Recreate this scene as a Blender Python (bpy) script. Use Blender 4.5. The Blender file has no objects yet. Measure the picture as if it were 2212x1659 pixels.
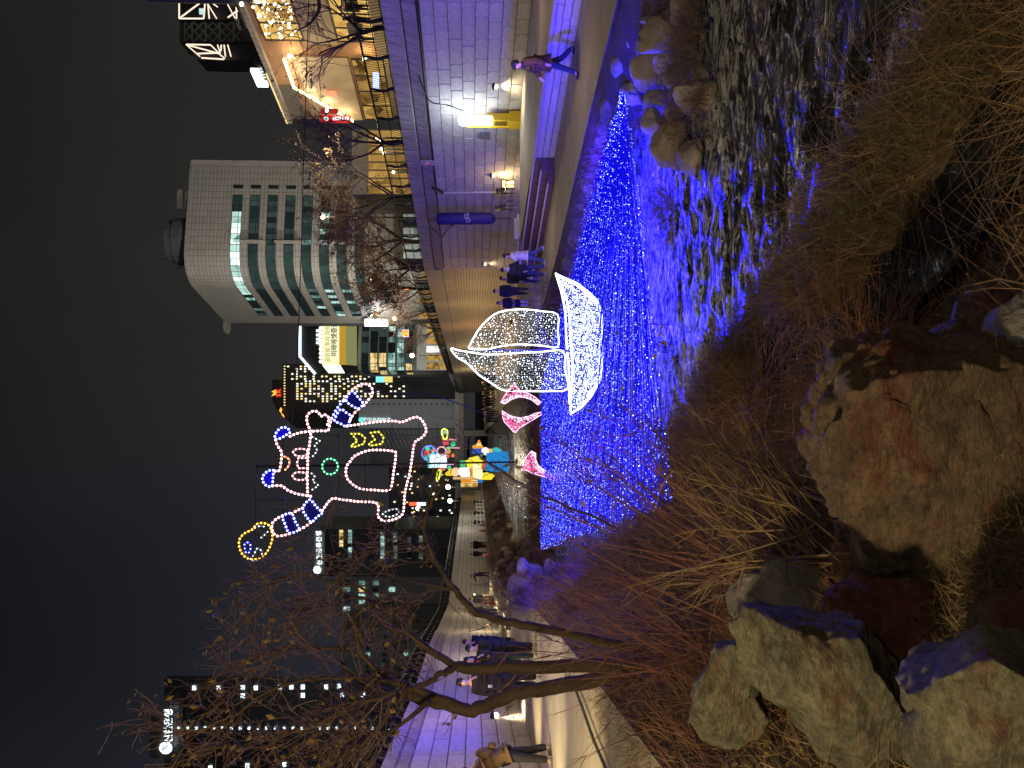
import bpy, bmesh, math, random
import numpy as np
from mathutils import Vector, Matrix, noise, Euler
R = random.Random(7)
pi = math.pi
SC = bpy.context.scene
COL = SC.collection

# ---------------------------------------------------------------- camera
F = 769.5; ZC = 3.6; PITCH = math.atan(39.0/769.5)
cd = bpy.data.cameras.new('camera'); cam = bpy.data.objects.new('camera', cd); COL.objects.link(cam)
cd.sensor_width = 36; cd.lens = 36*F/1024; cd.clip_start = .05; cd.clip_end = 3000
fw = Vector((0, math.cos(PITCH), -math.sin(PITCH))); rt = Vector((1, 0, 0)); dn = Vector((0, -math.sin(PITCH), -math.cos(PITCH)))
M = Matrix((dn, rt, -fw)).transposed().to_4x4(); M.translation = Vector((0, 0, ZC))
cam.matrix_world = M; SC.camera = cam

# ---------------------------------------------------------------- night sky
W = bpy.data.worlds.new('World'); SC.world = W; W.use_nodes = True
nt = W.node_tree; nt.nodes.clear()
wo = nt.nodes.new('ShaderNodeOutputWorld'); bg = nt.nodes.new('ShaderNodeBackground')
tc = nt.nodes.new('ShaderNodeTexCoord'); nz = nt.nodes.new('ShaderNodeTexNoise'); nz.inputs['Scale'].default_value = 2.2; nz.inputs['Detail'].default_value = 4
sp = nt.nodes.new('ShaderNodeSeparateXYZ'); nt.links.new(tc.outputs['Generated'], sp.inputs[0])
el = nt.nodes.new('ShaderNodeMapRange'); el.inputs['From Min'].default_value = .12; el.inputs['From Max'].default_value = .62; nt.links.new(sp.outputs['Z'], el.inputs['Value'])
wn = nt.nodes.new('ShaderNodeMath'); wn.operation = 'MULTIPLY_ADD'; wn.inputs[1].default_value = 1.1; wn.inputs[2].default_value = -.55; nt.links.new(tc.outputs['Generated'], nz.inputs['Vector']); nt.links.new(nz.outputs['Fac'], wn.inputs[0])
ad = nt.nodes.new('ShaderNodeMath'); ad.operation = 'ADD'; nt.links.new(el.outputs[0], ad.inputs[0]); nt.links.new(wn.outputs[0], ad.inputs[1])
rmp = nt.nodes.new('ShaderNodeValToRGB'); rmp.color_ramp.elements[0].position = 0; rmp.color_ramp.elements[0].color = (.0285, .0275, .0265, 1); rmp.color_ramp.elements[1].position = 1; rmp.color_ramp.elements[1].color = (.0095, .0098, .0095, 1)
nt.links.new(ad.outputs[0], rmp.inputs['Fac'])
az = nt.nodes.new('ShaderNodeMapRange'); az.inputs['From Min'].default_value = .12; az.inputs['From Max'].default_value = -.30; az.inputs['To Max'].default_value = .75; nt.links.new(sp.outputs['X'], az.inputs['Value'])
bl = nt.nodes.new('ShaderNodeMixRGB'); bl.blend_type = 'MULTIPLY'; bl.inputs['Color2'].default_value = (.62, .70, 1.12, 1); nt.links.new(az.outputs[0], bl.inputs['Fac']); nt.links.new(rmp.outputs['Color'], bl.inputs['Color1'])
nt.links.new(bl.outputs[0], bg.inputs['Color']); nt.links.new(bg.outputs['Background'], wo.inputs['Surface'])
bg.inputs['Strength'].default_value = 1.0
SC.view_settings.view_transform = 'Standard'; SC.view_settings.look = 'None'; SC.view_settings.exposure = 0; SC.view_settings.gamma = 1
cy = SC.cycles
cy.use_denoising = True; cy.sample_clamp_indirect = 2.5; cy.sample_clamp_direct = 0; cy.max_bounces = 5; cy.diffuse_bounces = 2; cy.glossy_bounces = 3
cy.transparent_max_bounces = 8; cy.caustics_reflective = False; cy.caustics_refractive = False; cy.use_light_tree = True
SUN_E = .12
sl = bpy.data.lights.new('city_glow', 'SUN'); sl.energy = SUN_E; sl.angle = math.radians(60); sl.color = (1, .86, .72)
so = bpy.data.objects.new('city_glow', sl); COL.objects.link(so); so.rotation_euler = (math.radians(25), math.radians(-15), 0)

# ---------------------------------------------------------------- pixel helpers (2212 px wide overview of the photograph)
K = 1024/2212.0
def ray(x, y):
    u = 768-y*K; v = x*K
    return fw + rt*((u-384)/F) + dn*((v-512)/F)
def D(x, y, d):
    r = ray(x, y); t = d/r.y
    return Vector((r.x*t, d, ZC+r.z*t))
def G(x, y, z):
    r = ray(x, y); t = (z-ZC)/r.z
    return Vector((r.x*t, r.y*t, z))

# ---------------------------------------------------------------- object helpers
WL = {}
def link(o, parent=None):
    COL.objects.link(o)
    if parent is not None: o.parent = parent
    return o
def tag(o, label=None, cat=None, group=None, kind=None):
    if label: o['label'] = label
    if cat: o['category'] = cat
    if group: o['group'] = group
    if kind: o['kind'] = kind
    return o
def thing(name, label, cat, loc=(0, 0, 0), group=None, rz=0):
    o = bpy.data.objects.new(name, None); o.empty_display_size = .2; link(o)
    o.location = loc; o.rotation_euler = (0, 0, rz); WL[o.name] = Vector(loc)
    return tag(o, label, cat, group)
ICO = {}
def ico(n):
    if n not in ICO:
        b = bmesh.new(); bmesh.ops.create_icosphere(b, subdivisions=n, radius=1)
        ICO[n] = ([v.co.copy() for v in b.verts], [[v.index for v in f.verts] for f in b.faces]); b.free()
    return ICO[n]
OCT = ([Vector(p) for p in ((1,0,0),(-1,0,0),(0,1,0),(0,-1,0),(0,0,1),(0,0,-1))],
       [(0,2,4),(2,1,4),(1,3,4),(3,0,4),(2,0,5),(1,2,5),(3,1,5),(0,3,5)])
class MB:
    def __init__(s): s.v = []; s.f = []; s.m = []; s.cm = 0
    def add(s, vs, fs):
        b = len(s.v); s.v.extend([tuple(p) for p in vs]); s.f.extend([tuple(i+b for i in f) for f in fs]); s.m.extend([s.cm]*len(fs)); return s
    def box(s, c, size, rz=0, rot=None):
        m = rot if rot is not None else Matrix.Rotation(rz, 3, 'Z'); c = Vector(c); h = Vector(size)/2
        vs = [c+m@Vector((sx*h.x, sy*h.y, sz*h.z)) for sx in (-1, 1) for sy in (-1, 1) for sz in (-1, 1)]
        return s.add(vs, [(0,1,3,2),(4,6,7,5),(0,4,5,1),(2,3,7,6),(0,2,6,4),(1,5,7,3)])
    def quad(s, a, b, c, d): return s.add([a, b, c, d], [(0,1,2,3)])
    def sph(s, c, r, n=1, scale=(1,1,1), rot=None):
        vs, fs = ico(n) if n else OCT; c = Vector(c); sc = Vector(scale)*r
        vv = [Vector((p.x*sc.x, p.y*sc.y, p.z*sc.z)) for p in vs]
        if rot is not None: vv = [rot@p for p in vv]
        return s.add([c+p for p in vv], fs)
    def tube(s, pts, r, n=5, cap=True, closed=False):
        pts = [Vector(p) for p in pts]; k = len(pts)
        rr = r if hasattr(r, '__len__') else [r]*k
        vs = []; up = None
        for i, p in enumerate(pts):
            if closed: t = pts[(i+1) % k]-pts[i-1]
            else: t = pts[min(i+1, k-1)]-pts[max(i-1, 0)]
            if t.length < 1e-9: t = Vector((0, 0, 1))
            t.normalize()
            if up is None:
                up = t.orthogonal().normalized()
            up = (up-t*up.dot(t))
            up = up.normalized() if up.length > 1e-6 else t.orthogonal().normalized()
            w = t.cross(up)
            for j in range(n):
                a = 2*pi*j/n; vs.append(p+(up*math.cos(a)+w*math.sin(a))*rr[i])
        fs = []
        for i in range(k if closed else k-1):
            a = i*n; b = ((i+1) % k)*n
            for j in range(n):
                fs.append((a+j, a+(j+1) % n, b+(j+1) % n, b+j))
        if cap and not closed:
            fs.append(tuple(range(n-1, -1, -1))); fs.append(tuple((k-1)*n+j for j in range(n)))
        return s.add(vs, fs)
    def prism(s, pts, off):
        n = len(pts); off = Vector(off); a = [Vector(p) for p in pts]
        return s.add(a+[p+off for p in a], [tuple(range(n-1, -1, -1)), tuple(range(n, 2*n))]+[(i, (i+1) % n, n+(i+1) % n, n+i) for i in range(n)])
    def mesh(s, name, off=Vector((0, 0, 0)), smooth=False):
        me = bpy.data.meshes.new(name)
        if s.v:
            arr = np.array(s.v, dtype=np.float32)-np.array(off, dtype=np.float32)
            me.from_pydata(arr.tolist(), [], s.f)
            if smooth: me.polygons.foreach_set('use_smooth', [True]*len(me.polygons))
            if any(s.m): me.polygons.foreach_set('material_index', s.m)
            me.update()
        return me
    def build(s, name, mats, parent=None, smooth=False, kind=None, label=None):
        off = WL[parent.name] if parent is not None else Vector((0, 0, 0))
        me = s.mesh(name, off, smooth)
        for m in (mats if isinstance(mats, (list, tuple)) else [mats]): me.materials.append(m)
        o = bpy.data.objects.new(name, me); link(o, parent)
        WL[o.name] = off.copy() if parent is not None else Vector((0, 0, 0))
        if kind: o['kind'] = kind
        if label: o['label'] = label
        return o
def children(o, idx): return idx.get(o, [])
def copy_tree(o, loc, rz=None, scale=None, label=None):
    c = o.copy(); COL.objects.link(c); c.location = loc
    if rz is not None: c.rotation_euler = (0, 0, rz)
    if scale is not None: c.scale = (scale,)*3
    if label: c['label'] = label
    for ch in list(o.children):
        d = ch.copy(); COL.objects.link(d); d.parent = c
        for g in list(ch.children):
            e = g.copy(); COL.objects.link(e); e.parent = d
    WL[c.name] = Vector(loc)
    return c

# ---------------------------------------------------------------- materials
def newmat(name):
    m = bpy.data.materials.new(name); m.use_nodes = True; t = m.node_tree; t.nodes.clear()
    o = t.nodes.new('ShaderNodeOutputMaterial'); return m, t, o
def node(t, k, **kw):
    n = t.nodes.new(k)
    for a, b in kw.items():
        if a in n.inputs: n.inputs[a].default_value = b
        else: setattr(n, a, b)
    return n
def mat(name, c1, c2=None, rough=.8, scale=6., bump=.3, bscale=None, var=0., metal=0., detail=6, stretch=(1,1,1), spec=.4, dist=.02, coat=None):
    m, t, o = newmat(name); p = node(t, 'ShaderNodeBsdfPrincipled'); L = t.links.new
    p.inputs['Roughness'].default_value = rough; p.inputs['Metallic'].default_value = metal; p.inputs['Specular IOR Level'].default_value = spec
    L(p.outputs[0], o.inputs[0])
    tcn = node(t, 'ShaderNodeTexCoord'); mp = node(t, 'ShaderNodeMapping'); mp.inputs['Scale'].default_value = stretch
    L(tcn.outputs['Object'], mp.inputs['Vector'])
    c2 = c2 or tuple(x*.65 for x in c1)
    n1 = node(t, 'ShaderNodeTexNoise', Scale=scale, Detail=float(detail), Roughness=.6); L(mp.outputs[0], n1.inputs['Vector'])
    cr = node(t, 'ShaderNodeValToRGB'); cr.color_ramp.elements[0].position = .32; cr.color_ramp.elements[1].position = .68
    cr.color_ramp.elements[0].color = (*c2, 1); cr.color_ramp.elements[1].color = (*c1, 1); L(n1.outputs['Fac'], cr.inputs['Fac'])
    out = cr.outputs['Color']
    if var:
        oi = node(t, 'ShaderNodeObjectInfo'); hs = node(t, 'ShaderNodeHueSaturation'); mr = node(t, 'ShaderNodeMapRange')
        mr.inputs['To Min'].default_value = 1-var; mr.inputs['To Max'].default_value = 1+var
        L(oi.outputs['Random'], mr.inputs['Value']); L(mr.outputs[0], hs.inputs['Value']); L(out, hs.inputs['Color']); out = hs.outputs['Color']
    L(out, p.inputs['Base Color'])
    if bump:
        n2 = node(t, 'ShaderNodeTexNoise', Scale=(bscale or scale*3), Detail=6., Roughness=.65); L(mp.outputs[0], n2.inputs['Vector'])
        b = node(t, 'ShaderNodeBump', Strength=bump, Distance=dist); L(n2.outputs['Fac'], b.inputs['Height']); L(b.outputs[0], p.inputs['Normal'])
    return m
def emit(name, col, s, base=None):
    m, t, o = newmat(name); e = node(t, 'ShaderNodeEmission'); e.inputs['Color'].default_value = (*col, 1); e.inputs['Strength'].default_value = s
    t.links.new(e.outputs[0], o.inputs[0])
    m.cycles.emission_sampling = 'NONE'
    return m
def emit_room(name, col, dark, s, scale=.9):
    # a lit interior seen through glass: furniture, walls and lamps as broken patches
    m, t, o = newmat(name); e = node(t, 'ShaderNodeEmission'); L = t.links.new
    tcn = node(t, 'ShaderNodeTexCoord'); n = node(t, 'ShaderNodeTexNoise', Scale=scale, Detail=5., Roughness=.65); L(tcn.outputs['Object'], n.inputs['Vector'])
    v = node(t, 'ShaderNodeTexVoronoi'); v.inputs['Scale'].default_value = scale*1.6; L(tcn.outputs['Object'], v.inputs['Vector'])
    mx = node(t, 'ShaderNodeMixRGB'); mx.inputs['Fac'].default_value = .45; L(n.outputs['Fac'], mx.inputs['Color1']); L(v.outputs['Color'], mx.inputs['Color2'])
    cr = node(t, 'ShaderNodeValToRGB'); cr.color_ramp.elements[0].position = .30; cr.color_ramp.elements[1].position = .62
    cr.color_ramp.elements[0].color = (*dark, 1); cr.color_ramp.elements[1].color = (*col, 1); L(mx.outputs[0], cr.inputs['Fac'])
    L(cr.outputs['Color'], e.inputs['Color']); e.inputs['Strength'].default_value = s; L(e.outputs[0], o.inputs[0]); m.cycles.emission_sampling = 'NONE'
    return m
def gridmat(name, c1, c2, cw, ch, rough=.7, mortar=.03, noise_amt=.25, off=0., sq=1, emis=0):
    # panel grid in object space: x/y folded along facade through UV
    m, t, o = newmat(name); p = node(t, 'ShaderNodeBsdfPrincipled'); L = t.links.new; L(p.outputs[0], o.inputs[0])
    p.inputs['Roughness'].default_value = rough
    uv = node(t, 'ShaderNodeUVMap'); br = node(t, 'ShaderNodeTexBrick'); br.offset = off
    br.inputs['Color1'].default_value = (*c1, 1); br.inputs['Color2'].default_value = (*[x*.9 for x in c1], 1); br.inputs['Mortar'].default_value = (*c2, 1)
    br.inputs['Scale'].default_value = 1; br.inputs['Mortar Size'].default_value = mortar; br.inputs['Brick Width'].default_value = cw; br.inputs['Row Height'].default_value = ch
    br.inputs['Mortar Smooth'].default_value = .2
    L(uv.outputs[0], br.inputs['Vector'])
    n = node(t, 'ShaderNodeTexNoise', Scale=.35, Detail=5.); L(uv.outputs[0], n.inputs['Vector'])
    mx = node(t, 'ShaderNodeMixRGB', blend_type='MULTIPLY'); mx.inputs['Fac'].default_value = noise_amt; L(br.outputs['Color'], mx.inputs['Color1']); L(n.outputs['Fac'], mx.inputs['Color2'])
    L(mx.outputs[0], p.inputs['Base Color'])
    b = node(t, 'ShaderNodeBump', Strength=.5, Distance=.03); b.invert = True; L(br.outputs['Fac'], b.inputs['Height']); L(b.outputs[0], p.inputs['Normal'])
    return m
def light(name, kind, loc, power, color=(1,1,1), r=.1, target=None, spot=None, blend=.5, parent=None):
    l = bpy.data.lights.new(name, kind); l.energy = power; l.color = color
    if kind in ('POINT', 'SPOT'): l.shadow_soft_size = r
    if kind == 'SPOT': l.spot_size = math.radians(spot or 60); l.spot_blend = blend
    if kind == 'AREA': l.size = r
    o = bpy.data.objects.new(name, l); COL.objects.link(o); o.location = loc
    if target is not None: o.rotation_euler = (Vector(target)-Vector(loc)).to_track_quat('-Z', 'Y').to_euler()
    return o
WARM = (1., .66, .28); WARM2 = (1., .78, .45); COOL = (.8, .95, 1.)

m_granite = mat('granite', (.52,.50,.47), (.38,.36,.34), scale=3, bump=.5, bscale=9, var=.10, dist=.03)
m_mortar = mat('mortar', (.17,.16,.15), rough=.95)
m_coping = mat('coping_stone', (.44,.41,.38), (.22,.20,.18), scale=1.4, bump=.5, var=.10, dist=.03, stretch=(4,4,1))
m_pave = mat('paving', (.40,.37,.32), (.26,.24,.21), scale=.9, bump=.3, bscale=30, dist=.01)
m_asph = mat('asphalt', (.05,.05,.05), rough=.9)
m_soil = mat('bank_soil', (.085,.06,.04), (.035,.027,.02), scale=2.5, bump=.9, dist=.06)
m_iron = mat('black_iron', (.02,.02,.024), rough=.45, metal=.6, bump=.1)
m_steel = mat('steel', (.5,.5,.52), rough=.3, metal=.9, bump=.05)
m_dark = mat('dark_metal', (.015,.015,.017), rough=.6, bump=.1)
m_rock_b = mat('bank_rock', (.46,.40,.34), (.24,.21,.19), scale=2.2, bump=.8, dist=.06, var=.2)
m_bark = mat('bark', (.065,.042,.031), (.026,.017,.013), scale=9, bump=.9, dist=.02, stretch=(1,1,.3))
m_twig = mat('twig', (.17,.105,.078), (.09,.055,.042), scale=12, bump=0)
m_twig_red = mat('red_twig', (.20,.085,.048), (.10,.045,.03), scale=8, bump=0)
m_leaf = mat('dry_leaf', (.22,.15,.05), (.10,.065,.03), scale=5, bump=0, rough=.6, var=.2)
# ---------------------------------------------------------------- plan of the channel (metres)
def interp(tab):
    ys = [a for a, b in tab]; xs = [b for a, b in tab]
    return lambda y: float(np.interp(y, ys, xs))
x_water_l = interp([(0,6.5),(3,4.5),(6.65,2.5),(9.4,1.3),(12.2,0),(16,-2.5),(22,-5),(34,-8.3),(63,-13),(134,-16)])
x_water_r = interp([(0,8.8),(8,7.0),(14.8,6.0),(25.5,2.9),(30.6,1.2),(51,-1.2),(79,-5.5),(134,-9)])
x_path_l = interp([(0,1.2),(1.2,1.1),(1.7,-2.3),(3.2,-2.5),(5,-2.8),(9,-3.5),(17,-5.0),(30,-8.6),(45,-12),(63,-15),(134,-16.8)])
x_path_r = interp([(0,10.6),(8,8.6),(14.8,7.4),(25.5,4.1),(30.6,2.4),(51,.3),(79,-3.5),(134,-7.5),(190,-12)])
x_terr = lambda y: 9.6-.31*(y-19.3)
x_wall_r = interp([(10,17.4),(26.9,13.4),(51,7.7),(183,-2.0)])
x_wall_l = interp([(8,-6.5),(18,-8.75),(24.8,-10.3),(35,-12.0),(63,-18.0),(134,-19.5),(190,-20)])
Z_R = .85; Z_T = 1.55; Z_L = 2.15; Z_WR = 5.5; Z_RR = 6.8; Z_RL = 5.57

def bank_h(x, y):
    xw, xe, xr, xk = x_path_l(y), x_water_l(y), x_water_r(y), x_path_r(y)
    nzv = noise.noise(Vector((x*.7, y*.7, 3)))*.16+noise.noise(Vector((x*2.3, y*2.3, 9)))*.07
    if x <= xw: return Z_L-.06
    if x < xe:
        s = (x-xw)/(xe-xw); p = 3.0 if y < 9 else max(1.5, 3.0-(y-9)*.12)
        z = (Z_L-.06)*(1-s)**p-.12*s+nzv*min(1, 4*s)
        z += .42*math.exp(-((xe-x-.75)/.45)**2)*min(1, max(0, (15-y)/4))
        z -= 1.2*math.exp(-((x-.45)/.42)**2-((y-5.9)/.6)**2)
        z -= .9*math.exp(-((x-.50)/.38)**2-((y-8.95)/.5)**2)
        return max(z, -.3)
    if x < xr: return -.35+nzv
    if x < xk:
        s = (x-xr)/(xk-xr); return -.35+(Z_R+.31)*min(1, s*1.1)**.6+nzv*.6*(1-s)
    return Z_R-.04

def sheet(name, xs_of, ys, nx, zf, m, kind='structure', smooth=True, wet=None):
    vs = []; fs = []
    for y in ys:
        a, b = xs_of(y)
        for i in range(nx):
            x = a+(b-a)*i/(nx-1); vs.append((x, y, zf(x, y)))
    for j in range(len(ys)-1):
        for i in range(nx-1):
            a = j*nx+i; fs.append((a, a+1, a+nx+1, a+nx))
    o = MB().add(vs, fs).build(name, m, None, smooth); o['kind'] = kind
    return o
ysn = list(np.geomspace(2.2, 140, 150)-2.0)
sheet('bank_terrain', lambda y: (x_path_l(y)-1.0, x_path_r(y)+.6), ysn, 110, bank_h, m_soil)
far = MB(); far.quad((-900,-50,-.6),(900,-50,-.6),(900,1500,-.6),(-900,1500,-.6)); far.build('ground', m_asph)['kind'] = 'structure'
# paths, terrace top, streets
yl = [0, 2, 4, 6, 9, 13, 18, 25, 35, 48, 63, 90, 134, 190]
sheet('riverside_path', lambda y: (x_wall_l(max(y, 8))-.3-(8-min(y, 8))*.5, x_path_l(y)), yl, 6, lambda x, y: Z_L, m_pave)
sheet('riverside_path', lambda y: (x_path_r(y), x_wall_r(max(y, 10))+.3), yl, 6, lambda x, y: Z_R, m_pave)
sheet('street', lambda y: (x_wall_r(max(y, 10))+.5, x_wall_r(max(y, 10))+160), [5, 15, 26.9, 51, 90, 183, 400], 3, lambda x, y: Z_RR-.15, m_asph, smooth=False)
sheet('street', lambda y: (x_wall_l(max(y, 8))-160, x_wall_l(max(y, 8))-.5), [5, 18, 35, 63, 134, 190, 400], 3, lambda x, y: Z_RL-.15, m_asph, smooth=False)
# kerb faces where the paths end above the bank
kb = MB()
for xf, z, ys in ((x_path_l, Z_L, yl), (x_path_r, Z_R, yl)):
    for a, b in zip(ys[:-1], ys[1:]):
        kb.quad((xf(a), a, z-.5), (xf(b), b, z-.5), (xf(b), b, z), (xf(a), a, z))
kb.build('path_kerb', m_soil)['kind'] = 'structure'

# ---------------------------------------------------------------- water
def water_mat():
    m, t, o = newmat('stream_water'); L = t.links.new
    p = node(t, 'ShaderNodeBsdfPrincipled'); p.inputs['Base Color'].default_value = (.010, .011, .013, 1); p.inputs['Roughness'].default_value = .10
    p.inputs['Specular IOR Level'].default_value = .75; p.inputs['IOR'].default_value = 1.33
    tcn = node(t, 'ShaderNodeTexCoord'); mp = node(t, 'ShaderNodeMapping'); mp.inputs['Scale'].default_value = (.9, 1.9, 1); mp.inputs['Rotation'].default_value = (0, 0, .16)
    L(tcn.outputs['Object'], mp.inputs['Vector'])
    n = node(t, 'ShaderNodeTexNoise', Scale=5., Detail=6., Roughness=.62, Distortion=.8); L(mp.outputs[0], n.inputs['Vector'])
    b = node(t, 'ShaderNodeBump', Strength=1., Distance=.16); L(n.outputs['Fac'], b.inputs['Height']); L(b.outputs[0], p.inputs['Normal'])
    f = node(t, 'ShaderNodeBsdfPrincipled'); f.inputs['Base Color'].default_value = (.55, .57, .6, 1); f.inputs['Roughness'].default_value = .22; f.inputs['Specular IOR Level'].default_value = .8; L(b.outputs[0], f.inputs['Normal'])
    mp2 = node(t, 'ShaderNodeMapping'); mp2.inputs['Scale'].default_value = (.8, 2.1, 1); mp2.inputs['Rotation'].default_value = (0, 0, .16); L(tcn.outputs['Object'], mp2.inputs['Vector'])
    n2 = node(t, 'ShaderNodeTexNoise', Scale=2.4, Detail=10., Roughness=.72, Distortion=1.6); L(mp2.outputs[0], n2.inputs['Vector'])
    n3 = node(t, 'ShaderNodeTexNoise', Scale=.30, Detail=3.); L(tcn.outputs['Object'], n3.inputs['Vector'])
    sx = node(t, 'ShaderNodeSeparateXYZ'); L(tcn.outputs['Object'], sx.inputs[0]); mr = node(t, 'ShaderNodeMapRange'); mr.inputs['From Min'].default_value = 5.5; mr.inputs['From Max'].default_value = 11.5; mr.inputs['To Min'].default_value = -.12; mr.inputs['To Max'].default_value = .06; L(sx.outputs['Y'], mr.inputs['Value'])
    ad = node(t, 'ShaderNodeMath', operation='MULTIPLY_ADD'); ad.inputs[1].default_value = .30; ad.inputs[2].default_value = -.15; L(n3.outputs['Fac'], ad.inputs[0])
    a2 = node(t, 'ShaderNodeMath', operation='ADD'); L(ad.outputs[0], a2.inputs[0]); L(mr.outputs[0], a2.inputs[1]); a3 = node(t, 'ShaderNodeMath', operation='ADD'); L(a2.outputs[0], a3.inputs[0]); L(n2.outputs['Fac'], a3.inputs[1])
    cr = node(t, 'ShaderNodeValToRGB'); cr.color_ramp.elements[0].position = .535; cr.color_ramp.elements[1].position = .615; L(a3.outputs[0], cr.inputs['Fac'])
    n4 = node(t, 'ShaderNodeTexNoise', Scale=16., Detail=6., Roughness=.7); L(mp2.outputs[0], n4.inputs['Vector']); c4 = node(t, 'ShaderNodeValToRGB'); c4.color_ramp.elements[0].position = .34; c4.color_ramp.elements[1].position = .50; L(n4.outputs['Fac'], c4.inputs['Fac'])
    mm = node(t, 'ShaderNodeMath', operation='MULTIPLY'); L(cr.outputs['Color'], mm.inputs[0]); L(c4.outputs['Color'], mm.inputs[1])
    ms = node(t, 'ShaderNodeMixShader'); L(mm.outputs[0], ms.inputs['Fac']); L(p.outputs[0], ms.inputs[1]); L(f.outputs[0], ms.inputs[2]); L(ms.outputs[0], o.inputs[0])
    return m
def wave(x, y):
    if y > 40: return 0.
    q = Vector((x*1.0+y*.12, y*2.3-x*.2, 0)); k = Vector((x*2.6, y*4.6-x*.3, 7))
    r_ = 1-abs(noise.noise(q*1.15))*2.2
    a = .045*r_*abs(r_)+.030*noise.noise(q*1.9+Vector((3,1,0)))+.022*noise.noise(k)
    return a*min(1, 26/max(y, 26))**2
wy = list(np.arange(3.0, 17, .045))+list(np.geomspace(17, 190, 130))
sheet('stream_water', lambda y: (x_water_l(y)-2.2, x_water_r(y)+1.0), wy, 170, wave, water_mat())

# ---------------------------------------------------------------- retaining walls
def block_mesh(name, ch=.03):
    # unit block: x length 1, z height 1, depth .2 to -y ; face chamfered
    v = []
    for (yy, i) in ((.12, 0), (-.06, 0), (-.09, ch)):
        v += [(-.5+i, yy, -.5+i*1.6), (.5-i, yy, -.5+i*1.6), (.5-i, yy, .5-i*1.6), (-.5+i, yy, .5-i*1.6)]
    f = []
    for k in (0, 4):
        for j in range(4): f.append((k+j, k+(j+1) % 4, k+4+(j+1) % 4, k+4+j))
    f.append((8, 9, 10, 11))
    return MB().add(v, f)
BM = {}
def stone_row(root, name, a, b, z0, z1, length, m, out=0., tilt=0., jit=.25, gap=.012, rng=R, wob=.012):
    # a, b: plan points (left to right seen from the stream); face points to the stream
    key = m.name
    if key not in BM:
        me = block_mesh('block', .018).mesh('stone_block'); me.materials.append(m); BM[key] = me
    a = Vector((a[0], a[1], 0)); b = Vector((b[0], b[1], 0)); d = b-a; Ln = d.length; d.normalize(); ang = math.atan2(d.y, d.x)
    nrm = Vector((d.y, -d.x, 0)); s = -rng.random()*length*.8; cnt = 0; rl = WL[root.name]
    while s < Ln-.05:
        l = length*(1+jit*(rng.random()*2-1)); e = min(s+l, Ln); s0 = max(s, 0)
        if e-s0 > .12:
            o = bpy.data.objects.new(name, BM[key]); link(o, root)
            c = a+d*((s0+e)/2)+nrm*(out+rng.uniform(-wob, wob)); c.z = (z0+z1)/2
            o.location = c-rl; o.rotation_euler = Euler((tilt, 0, ang), 'XYZ'); o.scale = (e-s0-gap, 1, z1-z0-gap); cnt += 1
        s = e
    return cnt
def poly_wall(mb, pts, z0, z1, off, thick=.5):
    # vertical ribbon with thickness behind ; off moves it towards the back
    vs = []
    for i, p in enumerate(pts):
        a = Vector(pts[max(i-1, 0)]); b = Vector(pts[min(i+1, len(pts)-1)]); d = (b-a); d.normalize(); n = Vector((d.y, -d.x))
        f = Vector(p)-n*off; k = Vector(p)-n*(off+thick)
        vs += [(f.x, f.y, z0), (f.x, f.y, z1), (k.x, k.y, z1), (k.x, k.y, z0)]
    fs = []
    for i in range(len(pts)-1):
        for j in range(4): fs.append((4*i+j, 4*i+4+j, 4*i+4+(j+1) % 4, 4*i+(j+1) % 4))
    fs.append((0, 1, 2, 3)); k = 4*(len(pts)-1); fs.append((k+3, k+2, k+1, k))
    mb.add(vs, fs)
def uv_ribbon(o, length_axis=None):
    me = o.data; uvl = me.uv_layers.new(name='UVMap')
    for p in me.polygons:
        n = p.normal; h = Vector((-n.y, n.x, 0)); h = h.normalized() if h.length > .01 else Vector((1, 0, 0))
        for li in p.loop_indices:
            c = me.vertices[me.loops[li].vertex_index].co; uvl.data[li].uv = (c.dot(h), c.z)
# right-hand wall: from far to near so that the face looks at the stream (left)
PR = [(x_wall_r(y), y) for y in (51, 26.9, 22)]
wr = thing('retaining_wall', 'tall pale granite block wall washed in purple light behind the right-hand terrace', 'wall', (x_wall_r(30), 30, Z_R))
b_ = MB(); poly_wall(b_, PR, Z_R-.3, Z_WR, .06); b_.build('wall_core', m_mortar, wr)
for c in range(8):
    h = (Z_WR-Z_T)/8; z0 = Z_T+c*h
    for a, b in zip(PR[:-1], PR[1:]): stone_row(wr, 'stone_block', a, b, z0, z0+h, .98, m_granite)
for a, b in zip(PR[:-1], PR[1:]): stone_row(wr, 'stone_block', a, b, Z_R, Z_T, .98, m_granite)
b_ = MB(); poly_wall(b_, PR, Z_WR, Z_RR, .10, .7); b_.build('coping_core', m_mortar, wr)
for a, b in zip(PR[:-1], PR[1:]):
    stone_row(wr, 'coping_stone', a, b, Z_WR+.07, Z_WR+.62, .62, m_coping, .02, -.28)
    stone_row(wr, 'coping_stone', a, b, Z_WR+.66, Z_RR+.02, .62, m_coping, .10, 0)
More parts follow.
